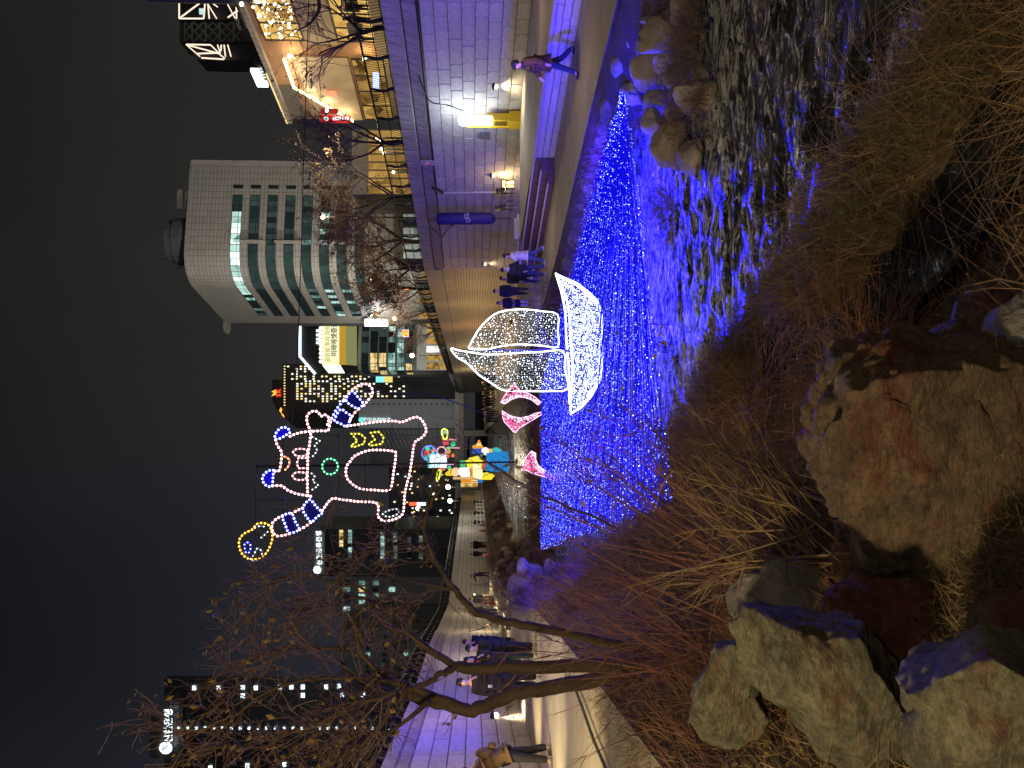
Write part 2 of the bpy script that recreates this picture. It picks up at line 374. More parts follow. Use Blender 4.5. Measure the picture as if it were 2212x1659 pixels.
# far curved continuation
def brickish(name, c1, c2, w, h, mort=.025, bump=.6):
    m = gridmat(name, c1, c2, w, h, mortar=mort, noise_amt=.45, off=.5); return m
m_wall_far = brickish('far_wall_stone', (.46,.42,.36), (.12,.11,.10), .55, .2)
m_wall_left = brickish('left_wall_stone', (.48,.45,.42), (.12,.11,.10), 1.4, .41, .02)
m_cop_far = brickish('far_coping', (.40,.36,.33), (.14,.12,.11), .6, 1.2, .03)
PF = [(x_wall_r(y), y) for y in (183, 150, 120, 95, 75, 60, 51.01)]
wf = thing('retaining_wall', 'long wet stone wall curving away behind the white sailboat, lit orange in streaks', 'wall', (x_wall_r(70), 70, Z_R))
b_ = MB(); poly_wall(b_, PF, Z_R-.3, Z_WR-.55, -.0); o = b_.build('wall_face', m_wall_far, wf); uv_ribbon(o)
b_ = MB(); poly_wall(b_, PF, Z_WR-.55, Z_WR+.1, -.06); o = b_.build('ledge', m_cop_far, wf); uv_ribbon(o)
b_ = MB(); poly_wall(b_, PF, Z_WR+.1, Z_RR, -.16, .8); o = b_.build('coping', m_cop_far, wf); uv_ribbon(o)
# left-hand wall
PL = [(x_wall_l(y), y) for y in (10, 18, 24.8, 35, 41)]
wl_ = thing('retaining_wall', 'long-coursed granite wall in violet light behind the left path and its standing group', 'wall', (x_wall_l(20), 20, Z_L))
b_ = MB(); poly_wall(b_, PL, Z_L-.3, 5.0, .06); b_.build('wall_core', m_mortar, wl_)
for c in range(7):
    h = (5.0-Z_L)/7; z0 = Z_L+c*h
    for a, b in zip(PL[:-1], PL[1:]): stone_row(wl_, 'stone_block', a, b, z0, z0+h, 1.7, m_granite)
b_ = MB(); poly_wall(b_, PL, 5.0, Z_RL, .02, .7); b_.build('coping_core', m_mortar, wl_)
for a, b in zip(PL[:-1], PL[1:]):
    stone_row(wl_, 'coping_stone', a, b, 5.02, 5.28, 1.2, m_coping, .04, -.3)
    stone_row(wl_, 'coping_stone', a, b, 5.30, Z_RL+.02, 1.2, m_coping, .12, 0)
PLF = [(x_wall_l(y), y) for y in (41.01, 52, 63, 90, 134, 190)]
wlf = thing('retaining_wall', 'pale stone wall running off into the distance behind the far left-hand walkers', 'wall', (x_wall_l(63), 63, Z_L))
b_ = MB(); poly_wall(b_, PLF, Z_L-.3, 5.0, 0); o = b_.build('wall_face', m_wall_left, wlf); uv_ribbon(o)
b_ = MB(); poly_wall(b_, PLF, 5.0, Z_RL, -.1, .8); o = b_.build('coping', m_cop_far, wlf); uv_ribbon(o)

# ---------------------------------------------------------------- terrace on the right bank
ter = thing('terrace_wall', 'low block wall with a smooth pale cap edging the raised right-hand terrace', 'wall', (x_terr(22), 22, Z_R))
TA, TB = (x_terr(25.8), 25.8), (x_terr(13), 13)
for c in range(3):
    h = (Z_T-.06-Z_R)/3; stone_row(ter, 'stone_block', TA, TB, Z_R+c*h, Z_R+(c+1)*h, 1.0, m_granite, -.12)
b_ = MB(); poly_wall(b_, [TA, TB], Z_R-.1, Z_T-.06, .1, .3); b_.build('wall_core', m_mortar, ter)
b_ = MB(); poly_wall(b_, [TA, TB], Z_T-.06, Z_T+.03, -.04, .45); b_.build('cap', m_pave, ter)
tp = MB(); ye = 33.5
tp.quad((x_terr(13)+.3, 13, Z_T), (x_wall_r(13)+.2, 13, Z_T), (x_wall_r(26.9)+.2, 26.9, Z_T), (x_terr(26.9)+.3, 26.9, Z_T))
tp.quad((x_terr(26.9)+.3, 26.9, Z_T), (x_wall_r(26.9)+.2, 26.9, Z_T), (x_wall_r(ye)+.2, ye, Z_T), (x_terr(ye)+1.0, ye, Z_T))
tp.quad((x_terr(ye)+1.0, ye, Z_T), (x_wall_r(ye)+.2, ye, Z_T), (x_wall_r(ye)+.2, ye, Z_R-.1), (x_terr(ye)+1.0, ye, Z_R-.1))
tp.build('terrace', m_pave)['kind'] = 'structure'
m_step = mat('step_stone', (.16,.10,.095), (.09,.06,.055), scale=4, bump=.2)
m_nose = mat('step_nosing', (.62,.58,.52), rough=.6, bump=.1)
st = thing('stone_steps', 'dark reddish steps with pale nosings climbing to the right-hand terrace', 'steps', (x_terr(29), 29, Z_R))
for k in range(3):
    y0, y1 = 25.95, 33.4; z1 = Z_R+(k+1)*(Z_T-Z_R)/3.0
    o_ = -.75+k*.42
    pts = [(x_terr(y0)+o_, y0), (x_terr(y1)+o_, y1), (x_terr(y1)+1.4, y1), (x_terr(y0)+1.4, y0)]
    s_ = MB(); s_.prism([(p[0], p[1], Z_R-.02 if k == 0 else Z_R+k*(Z_T-Z_R)/3.0-.02) for p in pts], (0, 0, z1-.012*(k+1)-(Z_R-.02 if k == 0 else Z_R+k*(Z_T-Z_R)/3.0-.02)))
    so_ = s_.build('step', m_step, st)
    n_ = MB(); n_.prism([(x_terr(y0)+o_-.02, y0+.01, z1-.045), (x_terr(y1)+o_-.02, y1-.01, z1-.045), (x_terr(y1)+o_+.05, y1-.01, z1-.045), (x_terr(y0)+o_+.05, y0+.01, z1-.045)], (0, 0, .05))
    n_.build('nosing', m_nose, so_)

# ---------------------------------------------------------------- railings
def railing(label, pts, z0, hgt, post_gap, bar_gap, near_only=None, lean=.0, bulge=.10):
    root = thing('railing', label, 'railing', (pts[0][0], pts[0][1], z0))
    P = [Vector((p[0], p[1], 0)) for p in pts]
    seg = []; tot = 0
    for a, b in zip(P[:-1], P[1:]): seg.append((tot, a, b)); tot += (b-a).length
    def at(s):
        for t0, a, b in reversed(seg):
            if s >= t0-1e-6:
                d = (b-a).normalized(); return a+d*(s-t0), d, Vector((d.y, -d.x, 0))
    def line(z, out, rad, nm, m):
        mb = MB(); q = []
        s = 0
        while s <= tot: p, d, n = at(s); q.append(p+n*out+Vector((0, 0, z))); s += 1.2
        mb.tube(q, rad, 6); return mb.build(nm, m, root, True)
    line(z0+hgt, bulge*.4, .042, 'top_rail', m_iron); line(z0+hgt*.50, bulge, .02, 'mid_rail', m_iron); line(z0+.10, .0, .022, 'bottom_rail', m_iron)
    prof = [(0, .0), (.18, .35), (.4, .95), (.6, 1.), (.8, .5), (1., .4)]
    s = 0.3
    while s < tot:
        p, d, n = at(s); mb = MB()
        q = [p+n*(bulge*f*1.25)+Vector((0, 0, z0+hgt*t)) for t, f in prof]
        mb.tube(q, [.085, .075, .06, .06, .05, .045], 6); mb.box(p+Vector((0, 0, z0+.03)), (.26, .22, .06), math.atan2(d.y, d.x))
        mb.build('post', m_iron, root, False); s += post_gap
    mb = MB(); s = 0
    while s < tot:
        p, d, n = at(s)
        mb.tube([p+n*(bulge*f)+Vector((0, 0, z0+.1+(hgt-.1)*t)) for t, f in prof[::1]], .011, 4, False); s += bar_gap
    mb.build('balusters', m_iron, root, False, 'stuff')
    return root
railing('black iron railing with bowed bars along the street above the right-hand wall', [(x_wall_r(y)+.25, y) for y in (183, 150, 120, 95, 75, 60, 51, 26.9, 21)], Z_RR+.02, 1.06, 2.1, .15)
railing('black iron railing along the street above the left-hand wall', [(x_wall_l(y)-.3, y) for y in (10, 18, 24.8, 35, 63, 134)], Z_RL+.02, .78, 1.25, .14)
# ---------------------------------------------------------------- festival lights
e_blue = emit('blue_bulb', (.09,.12,1.), 9); e_bluew = emit('blue_wire_glow', (.008,.004,1.), .75); e_bwhite = emit('ice_bulb', (.42,.56,1.), 6)  # wire emission paints the blue glow between the bulbs
e_white = emit('white_bulb', (.80,.92,1.), 4.6); e_wtube = emit('white_rope', (.85,.95,1.), 4); e_wire_w = emit('white_string', (.6,.72,.95), .16)
e_pinkb = emit('pink_bulb', (1.,.62,.62), 5); e_pinkr = emit('pink_rope', (.95,.28,.36), .8)
e_bbulb = emit('deep_blue_bulb', (.30,.36,1.), 6); e_brope = emit('deep_blue_rope', (.03,.02,1.), .9)
e_yel = emit('yellow_bulb', (1.,.92,.12), 3.2); e_yelr = emit('yellow_rope', (.75,.6,.03), .5)
e_org = emit('amber_bulb', (1.,.52,.06), 4.5); e_orgr = emit('amber_rope', (.85,.35,.05), .4)
e_grn = emit('green_bulb', (.25,1.,.5), 3.5); e_grnr = emit('green_rope', (.02,.5,.15), .7)
e_mag = emit('magenta_bulb', (1.,.10,.36), 1.6); e_magw = emit('magenta_white_bulb', (1.,.62,.84), 1.9)

ZN = .55
# net outline on a horizontal plane above the water
n_apex = G(1345, 203, ZN); n_fr = G(1168, 850, ZN); n_fl = G(1168, 1188, ZN); n_nl = G(1445, 1085, ZN)
n_r1 = G(1200, 585, ZN); n_r0 = G(1262, 430, ZN)
net = thing('light_net', 'huge triangular net of blue fairy lights stretched over the stream from one far corner stake', 'light net', (n_apex.x, n_apex.y, 0))
right_edge = [n_apex, n_r0, n_r1, n_fr]; left_edge = [n_apex, G(1370, 480, ZN), G(1385, 720, ZN), n_nl, G(1330, 1130, ZN), n_fl]
def along(pl, t):
    L_ = [(b-a).length for a, b in zip(pl[:-1], pl[1:])]; s = t*sum(L_)
    for l, a, b in zip(L_, pl[:-1], pl[1:]):
        if s <= l or b is pl[-1]: return a+(b-a)*min(1, s/l)
        s -= l
wires = MB(); bulbs = MB(); rng = random.Random(3)
left_main = left_edge[:4]; 
NS = 124
ends = []
for i in range(NS+1):
    t = i/NS
    # far/left boundary walked from the right end of the far edge to the near-left corner
    bnd = [n_fr, n_fl, G(1330, 1130, ZN), n_nl]
    e = along(bnd, t)
    ends.append(e)
def net_strand(p, q, mid, k):
    L_ = (q-p).length; n_ = 10; pts = []
    for j in range(n_+1):
        t = j/n_; a = (1-t)**2*p+2*t*(1-t)*mid+t*t*q
        pts.append(a+Vector((0, 0, -.10*math.sin(pi*t)+.02*math.sin(7*t+k))))
    return pts
allp = []
for i, e in enumerate(ends):
    t = i/NS
    mr = (n_r1*.55+n_r0*.45)*(1-t)+(G(1376, 600, ZN))*t
    pts = net_strand(n_apex, e, mr, i); allp.append(pts)
    wires.tube(pts, .011, 3, False)
    tot = sum((b-a).length for a, b in zip(pts[:-1], pts[1:])); s = rng.random()*.2
    while s < tot:
        p = along(pts, s/tot); f = s/tot
        if rng.random() < min(1, .26+f*.75):
            sz = rng.choice((.006, .008, .009, .012)); q = p+Vector((rng.uniform(-.05, .05), rng.uniform(-.05, .05), rng.uniform(-.09, .04)))
            bulbs.cm = 1 if rng.random() < .22 else 0
            bulbs.sph(q, sz, 0)
        s += rng.uniform(.05, .11)
cross = MB()
for k in range(3, 70):
    t = k/70
    row = [along(p, t) for p in allp[::6]]
    cross.tube(row, .009, 3, False)
wires.build('string', e_bluew, net, False, 'stuff'); bulbs.build('bulbs', [e_blue, e_bwhite], net, False, 'stuff'); cross.build('cross_strings', e_bluew, net, False, 'stuff')
cb = MB(); cb.tube([n_apex, G(1366, 450, ZN), G(1382, 720, ZN), n_nl], .006, 4); cb.build('edge_cable', m_dark, net); cb = MB(); cb.tube([n_fr, n_fl], .012, 4); cb.build('edge_cable', m_dark, net)
for (x, y) in ((1345, 203), (1385, 700), (1420, 930), (1445, 1085), (1168, 860), (1168, 1010), (1168, 1185), (1262, 430), (1200, 585)):
    g = G(x, y, ZN); mb = MB(); mb.tube([g+Vector((0, 0, -.95)), g+Vector((0, 0, .06))], .011, 5); mb.sph(g+Vector((0, 0, .07)), .018, 1); mb.build('stake', m_dark, net)
for i, (x, y, pw) in enumerate(((1342, 270, 420), (1338, 380, 620), (1335, 480, 700), (1345, 590, 700), (1350, 700, 600), (1270, 560, 380), (1250, 760, 320), (1330, 850, 200), (1230, 960, 200), (1310, 1010, 90), (1210, 1100, 150), (1185, 900, 260))):
    g = G(x, y, ZN); light('net_glow', 'POINT', g-Vector((0, 0, .20)), pw*.62, (.008, .004, 1.), .16); light('net_glow', 'POINT', g+Vector((0, 0, .15)), pw*.5, (.010, .005, 1.), .2)

# ---------------------------------------------------------------- white sailboat
DB = 19.4
def Z6(a, b, d=DB): return D((1700+a/1.843)/1.823, (900+b/1.843)/1.823, d)
def smooth_poly(pts, n=6, closed=True):
    k = len(pts); out = []
    for i in range(k if closed else k-1):
        p0, p1, p2, p3 = (pts[(i-1) % k], pts[i], pts[(i+1) % k], pts[(i+2) % k]) if closed else (pts[max(i-1, 0)], pts[i], pts[i+1], pts[min(i+2, k-1)])
        for j in range(n):
            t = j/n; out.append(.5*((2*p1)+(p2-p0)*t+(2*p0-5*p1+4*p2-p3)*t*t+(3*p1-p0-3*p2+p3)*t**3))
    if not closed: out.append(pts[-1])
    return out
boat = thing('light_sailboat', 'white sailing boat outlined in rope light with two sails, riding on the blue net', 'light sculpture', tuple(G(1290, 740, ZN)))
hullp = [(900,325),(940,352),(1050,402),(1150,482),(1205,545),(1225,620),(1228,800),(1225,1000),(1215,1100),(1150,1220),(1080,1300),(1010,1345),(1005,1250),(1008,1000),(992,800),(985,620),(972,540),(945,440)]
def in_poly(p, poly):
    x, y = p; c = False; j = len(poly)-1
    for i in range(len(poly)):
        xi, yi = poly[i]; xj, yj = poly[j]
        if (yi > y) != (yj > y) and x < (xj-xi)*(y-yi)/(yj-yi)+xi: c = not c
        j = i
    return c
def hullpt(a, b, side):
    # depth bulges amidships; side -1 near, +1 far
    f = max(0, 1-((b-835)/520.)**2); g = max(0, (1235-a)/330.)
    return Z6(a, b)+Vector((0, side*.55*f*(.35+.65*g), 0))
ho = MB(); hb = MB(); hw = MB()
for side in (-1, 1):
    ho.tube([hullpt(a, b, side) for a, b in hullp], .022, 5, closed=True)
    for b in range(330, 1345, 13):
        col = [a for a in range(895, 1232, 4) if in_poly((a, b), hullp)]
        if len(col) > 2: hw.tube([hullpt(a, b, side) for a in col[::3]+[col[-1]]], .005, 3, False)
    for _ in range(2500):
        a, b = rng.uniform(895, 1230), rng.uniform(325, 1345)
        if in_poly((a, b), hullp): hb.sph(hullpt(a, b, side)+Vector((0, rng.uniform(-.02, .02), 0)), rng.choice((.008, .011, .014)), 0)
ho.build('hull_outline', e_wtube, boat); hw.build('hull_strings', e_wire_w, boat, False, 'stuff'); hb.build('hull_bulbs', e_white, boat, False, 'stuff')
def sail(nm, outl, ystep):
    pts = smooth_poly([Z6(*p) for p in outl], 3); so = MB(); so.tube(pts, .018, 5, closed=True); so.build(nm, e_wtube, boat)
    sw = MB(); sb = MB()
    bs = [p[1] for p in outl]
    for b in np.arange(min(bs)+8, max(bs), ystep):
        aa = [a for a in range(130, 1000, 6) if in_poly((a, b), outl)]
        if len(aa) > 3:
            sw.tube([Z6(aa[0], b), Z6((aa[0]+aa[-1])/2, b+rng.uniform(-2, 2)), Z6(aa[-1], b)], .0042, 3, False)
            a = aa[0]+rng.uniform(0, 15)
            while a < aa[-1]:
                sb.sph(Z6(a, b+rng.uniform(-5, 5)), rng.choice((.005, .007, .009, .015)), 0); a += rng.uniform(8, 24)
    for a in range(200, 960, 75):
        bb = [b for b in range(580, 1190, 6) if in_poly((a, b), outl)]
        if len(bb) > 3: sw.tube([Z6(a, bb[0]), Z6(a+3, (bb[0]+bb[-1])/2), Z6(a, bb[-1])], .0035, 3, False)
    sw.build('sail_strings', e_wire_w, boat, False, 'stuff'); sb.build('sail_bulbs', e_white, boat, False, 'stuff')
sail('jib_outline', [(275,872),(278,845),(300,800),(350,720),(430,640),(500,603),(600,588),(700,588),(800,600),(914,624),(916,740),(916,858),(800,850),(620,840),(500,855),(400,876)], 15)
sail('mainsail_outline', [(140,870),(200,885),(330,905),(420,915),(600,905),(800,895),(955,890),(970,1030),(985,1165),(850,1180),(700,1180),(600,1180),(510,1170),(430,1120),(340,1060),(260,980),(180,930)], 14)
mb = MB(); mb.tube([Z6(375, 884, DB+.05), Z6(1000, 888, DB+.05)], .035, 6); mb.build('mast', mat('blue_mast', (.03,.03,.16), rough=.5, bump=0), boat)
for p in ((1100, 700), (1100, 1000), (600, 700), (600, 1030)):
    light('boat_glow', 'POINT', Z6(*p, DB-.15 if p[0] > 900 else DB), 36, (.8, .92, 1.), .2)

# ---------------------------------------------------------------- pink crescents on the far edge of the net
def Z7(a, b, d): return D((1600+a/3.16)/1.823, (1500+b/3.16)/1.823, d)
def pink(name_label, outl, inner, d, dense):
    r = thing('light_crescent', name_label, 'light sculpture', tuple(Z7(*outl[-1], d)), 'pink crescent lights at the far edge of the net')
    bb = MB(); ww = MB()
    al = [p[0] for p in outl]; bl = [p[1] for p in outl]
    for side in (-.16, .16):
        mb = MB()
        mb.tube([Z7(*p, d+side) for p in outl], .018, 4, closed=True); mb.build('outline', e_magw if side < 0 else e_mag, r)
    for _ in range(dense*3):
        p = (rng.uniform(min(al), max(al)), rng.uniform(min(bl), max(bl)))
        if in_poly(p, outl):
            dist_in = min(math.hypot(p[0]-q[0], p[1]-q[1]) for q in inner)
            w = dist_in < 55
            bb.cm = 1 if (w or rng.random() < .14) else 0
            bb.sph(Z7(p[0], p[1], d+rng.uniform(-.16, .16)), rng.choice((.016, .024, .030)), 0)
    bb.build('bulbs', [e_mag, e_magw], r, False, 'stuff')
    light('pink_glow', 'POINT', Z7(sum(al)/len(al), sum(bl)/len(bl), d), 30, (1., .15, .45), .3)
inA = [(1200,270),(1300,230),(1400,200),(1500,215),(1600,260)]
pink('pink crescent light bulging to the right with a peaked back, partly behind the boat sail', [(1172,270),(1230,170),(1290,90),(1340,25),(1385,85),(1420,130),(1510,150),(1600,200),(1680,270),(1640,300),(1560,235),(1470,205),(1400,200),(1310,230),(1230,285)], inA, 34.5, 420)
inB = [(1200,375),(1280,420),(1400,460),(1500,445),(1600,405)]
pink('pink crescent light bulging to the left, facing its twin beside the boat sail', [(1190,365),(1260,415),(1330,445),(1420,460),(1520,440),(1600,405),(1685,385),(1680,420),(1600,470),(1500,530),(1400,590),(1365,640),(1330,630),(1290,580),(1220,510),(1195,440)], inB, 34.5, 420)
pink('pink crescent light with a long trailing tail, alone at the left end of the net', [(1560,870),(1490,950),(1450,1040),(1435,1110),(1500,1110),(1570,1150),(1640,1170),(1740,1200),(1850,1250),(1905,1190),(1800,1150),(1700,1100),(1640,1050),(1610,980),(1610,900)], [(1610,900),(1640,1050),(1700,1100),(1800,1150)], 33.0, 520)

# ---------------------------------------------------------------- hanging tiger figure
DT = 24.0
def Z1(a, b, d=DT): return D((850+a/1.843)/1.823, (1400+b/1.843)/1.823, d)
tig = thing('light_tiger', 'cheerful tiger outlined in pink and blue bulbs, one arm raised, hung above the stream', 'light sculpture', tuple(Z1(1300, 800)))
SP = .115
def outline(nm, pts, eb, er, closed=False, rb=.039, sm=True, dd=0., sp=SP):
    w = [Z1(p[0], p[1], DT+dd) for p in pts]; w = smooth_poly(w, 4, closed) if sm else w
    a = MB(); a.tube(w, .030, 5, closed=closed); po = a.build(nm, er, tig)
    if nm == 'stripe' and closed:
        f_ = MB(); f_.prism([p+Vector((0, .03, 0)) for p in w], (0, .02, 0)); f_.build('stripe_panel', e_stripe, tig)
    pl = w+([w[0]] if closed else []); L_ = [(q-p).length for p, q in zip(pl[:-1], pl[1:])]; tot = sum(L_); n_ = max(2, int(tot/sp)); b = MB()
    for i in range(n_+(0 if closed else 1)):
        b.sph(along(pl, i/n_)+Vector((0, -.035, 0)), rb, 1)
    b.build('bulbs', eb, po, True, 'stuff')
P_, Q_ = e_pinkb, e_pinkr; e_stripe = emit('stripe_fill', (.012,.010,.16), .6)
outline('head_outline', [(435,612),(450,655),(478,700),(476,760),(470,805),(458,838),(432,838)], P_, Q_)
outline('ear_outline', [(538,560),(528,532),(495,520),(462,533),(436,568),(432,606),(470,600),(505,580),(538,560)], e_bbulb, e_brope, False)
outline('ear_outline', [(420,832),(385,835),(350,865),(340,900),(362,938),(408,950),(416,892),(420,832)], e_bbulb, e_brope, False)
mb = MB(); mb.prism([Z1(*p) for p in ((525,545),(495,533),(465,545),(447,572),(447,600),(490,585))], (0, .03, 0)); mb.prism([Z1(*p) for p in ((408,845),(385,846),(362,870),(353,900),(370,928),(402,938))], (0, .03, 0)); mb.build('ear_panel', emit('ear_blue', (.01,.005,.6), 1.), tig)
outline('head_outline', [(415,945),(480,945),(520,975),(580,1000),(640,1012),(690,1020)], P_, Q_)
outline('head_outline', [(540,585),(610,560),(690,550),(780,546),(815,545),(828,500),(842,455)], P_, Q_)
outline('mouth_line', [(690,570),(682,640),(672,700),(668,780),(665,880),(668,1015)], P_, Q_)
outline('ear_outline', [(690,548),(665,490),(665,435),(700,405),(740,408),(765,440),(790,428),(822,455),(812,500)], P_, Q_)
outline('eye_outline', [(562,700),(590,678),(650,680),(668,700),(650,725),(590,728)], P_, Q_, True, .026)
outline('eye_outline', [(558,872),(585,848),(645,850),(665,870),(645,898),(585,900)], P_, Q_, True, .026)
outline('nose_outline', [(600,745),(665,742),(668,815),(600,818),(590,780)], P_, Q_, True, .026, False)
outline('brow_outline', [(500,733),(530,750),(535,770),(528,800),(505,828)], e_org, Q_, False, .024)
outline('teeth', [(702,590),(757,620),(715,648),(738,690),(706,730)], emit('tooth_bulb', (.85,1.,.85), 2.5), e_wire_w, False, .024, False)
outline('teeth', [(696,855),(722,880),(702,910),(747,942),(702,972)], emit('tooth_bulb', (.85,1.,.85), 2.5), e_wire_w, False, .024, False)
outline('arm_outline', [(930,325),(955,290),(990,253)], P_, Q_); outline('arm_outline', [(990,253),(1030,222),(1085,205),(1130,232),(1137,280),(1105,325),(1075,362)], P_, Q_); outline('arm_outline', [(1035,388),(1000,425),(975,470)], P_, Q_)
outline('stripe', [(842,455),(882,382),(925,330)], e_bbulb, e_brope)
outline('stripe', [(862,470),(900,490),(945,515),(962,500),(980,440),(940,410),(905,390)], e_bbulb, e_brope, True)
outline('stripe', [(990,258),(945,320),(985,362),(1040,385),(1068,345),(1030,300)], e_bbulb, e_brope, True)
outline('body_outline', [(955,512),(1100,490),(1200,478),(1300,475),(1350,483),(1420,455),(1470,448),(1510,490),(1527,550),(1492,598),(1445,630),(1425,740),(1412,830),(1395,900),(1372,1000),(1362,1130),(1330,1172),(1270,1195),(1210,1195),(1178,1160),(1170,1072),(1040,1060),(920,1045),(842,1040),(775,1122)], P_, Q_)
outline('toe_outline', [(1212,1150),(1240,1130),(1300,1112),(1330,1128),(1310,1155),(1250,1170)], emit('toe_bulb', (.9,1.,.95), 2.5), e_wire_w, True, .024)
outline('stripe', [(682,1045),(632,1110),(665,1175),(695,1208),(735,1170),(772,1140),(730,1095)], e_bbulb, e_brope, True)
outline('arm_outline', [(632,1105),(590,1125),(552,1143)], P_, Q_); outline('arm_outline', [(690,1210),(650,1240),(610,1262)], P_, Q_)
outline('stripe', [(487,1165),(550,1145),(580,1210),(607,1258),(538,1288),(505,1225)], e_bbulb, e_brope, True)
outline('arm_outline', [(485,1162),(440,1185),(410,1222),(415,1280),(455,1310),(535,1292)], P_, Q_)
outline('belly_outline', [(975,770),(1010,728),(1100,690),(1200,685),(1290,695),(1307,720),(1290,850),(1262,970),(1150,975),(1050,965),(990,930),(950,880),(948,810)], P_, Q_, True)
outline('badge_outline', [(985,567),(1050,568),(1085,600),(1075,640),(1000,665),(980,655),(1028,622),(1012,598)], e_yel, e_yelr, True, .027, False)
outline('badge_outline', [(1125,560),(1180,553),(1218,590),(1207,640),(1120,655),(1112,640),(1155,610)], e_yel, e_yelr, True, .027, False)
outline('bell_outline', [(830+57*math.cos(t*pi/5), 805+57*math.sin(t*pi/5)) for t in range(10)], e_grn, e_grnr, True, .027)
outline('ball_outline', [(265,1262),(300,1222),(350,1215),(395,1240),(412,1310),(400,1370),(372,1425),(335,1462),(270,1480),(205,1452),(172,1390),(175,1330),(212,1288)], e_org, e_orgr, True, .032)
outline('ball_detail', [(285,1250),(315,1238),(350,1240)], e_white, e_wire_w, False, .018); outline('ball_detail', [(332,1320),(355,1300),(378,1278)], e_white, e_wire_w, False, .018)
outline('ball_detail', [(210,1370),(235,1355),(255,1380),(245,1425),(220,1430)], e_bwhite, e_brope, True, .02); outline('ball_detail', [(300,1400),(335,1420),(330,1460),(290,1485),(250,1480),(280,1440)], e_white, e_wire_w, True, .02)
fr = MB()
for a in (490, 690, 890, 1085, 1280, 1475): fr.tube([Z1(a, 555 if a < 1200 else 480, DT+.06), Z1(a, 1045 if a > 700 else 1290, DT+.06)], .014, 4)
for b, a0, a1 in ((580, 540, 1480), (1045, 295, 1090), (805, 295, 1480)): fr.tube([Z1(a0, b, DT+.09), Z1(a1, b, DT+.09)], .016, 4)
fr.tube([Z1(295, 805, DT+.06), Z1(285, 1320, DT+.06)], .014, 4); fr.tube([Z1(700, 790, DT+.06), Z1(890, 580, DT+.06)], .008, 4); fr.tube([Z1(700, 800, DT+.06), Z1(890, 1020, DT+.06)], .008, 4)
fr.tube([Z1(690, 1290, DT+.06), Z1(285, 1300, DT+.06)], .01, 4)
fr.build('frame', m_iron, tig)
mb = MB(); mb.tube([Z1(295, 805, DT+.12), D(1100, 998, DT+.12), G(1240, 1000, 0)*1.0], .028, 6) if False else mb.tube([Z1(295, 805, DT+.12), D(1112, 998, DT+.12)], .03, 6); mb.build('support_pole', m_iron, tig)
# suspension cables across the channel
def cable(label, pts, r=.02):
    mb = MB(); mb.tube(smooth_poly(pts, 8, False), r, 4); o = mb.build('cable', m_dark); tag(o, label, 'cable', 'cables strung over the stream'); return o
cable('long dark suspension cable crossing from the right-hand street to the hanging tiger', [D(668, -30, 30), D(656, 350, 28), D(648, 620, 26), Z1(590, 0, 24.5), Z1(545, 540, DT)], .018)
cable('dark guy cable sloping from the tiger down past the sail to the far bank', [Z1(920, 165, 26), D(840, 850, 27), D(940, 855, 29), D(1075, 905, 33)], .02)
cable('thin steel stay rising from the tiger head to the cable above', [Z1(545, 540, DT), Z1(720, 330, 25), Z1(860, 160, 26)], .008)
cable('thin steel stay between the tiger shoulders and its raised frame corner', [Z1(295, 805, DT), Z1(560, 640, DT+.2), Z1(545, 545, DT)], .006)

# ---------------------------------------------------------------- coloured lanterns far down the channel
def lantern(nm, label, d, parts, group='lit festival lanterns far down the channel'):
    r = thing(nm, label, 'lantern', tuple(Z7(*parts[0][1][0], d)), group)
    for pn, pts, colr, s, th in parts:
        mb = MB()
        w = [Z7(a, b, d) for a, b in pts]
        if pn.endswith('rim'): mb.tube(smooth_poly(w, 3), .09, 4, closed=True)
        else:
            c = sum(w, Vector())/len(w); f = [c+(q-c)*.86+Vector((0, -th*.35, 0)) for q in w]; k = len(w)
            mb.add(w+f+[q+Vector((0, th, 0)) for q in w], [tuple(range(2*k-1, k-1, -1))]+[(i, (i+1) % k, k+(i+1) % k, k+i) for i in range(k)]+[(2*k+i, 2*k+(i+1) % k, (i+1) % k, i) for i in range(k)]+[tuple(range(2*k, 3*k))])
        mb.build(pn, emit(nm+'_'+pn, colr, s*.62), r)
    return r
def ell(a, b, ra, rb, n=10): return [(a+ra*math.cos(2*pi*i/n), b+rb*math.sin(2*pi*i/n)) for i in range(n)]
lantern('truck_lantern', 'blue glowing lantern truck front with a red emblem among the coloured lanterns', 70, [
    ('cab', [(1000,905),(1100,890),(1270,895),(1282,960),(1275,1125),(1090,1130),(990,1120)], (.03,.35,.9), 1.1, 1.5),
    ('windscreen', [(1000,920),(1090,905),(1085,1115),(998,1110)], (.01,.08,.4), 1., .4),
    ('window', [(1115,900),(1190,900),(1195,980),(1115,985)], (.05,.55,.85), 1.2, .3),
    ('emblem', [(1130,985),(1220,985),(1220,1040),(1130,1040)], (.9,.12,.03), 1.3, .3),
    ('star', ell(1170, 1012, 22, 18, 8), (1.,.8,.5), 2., .2)])
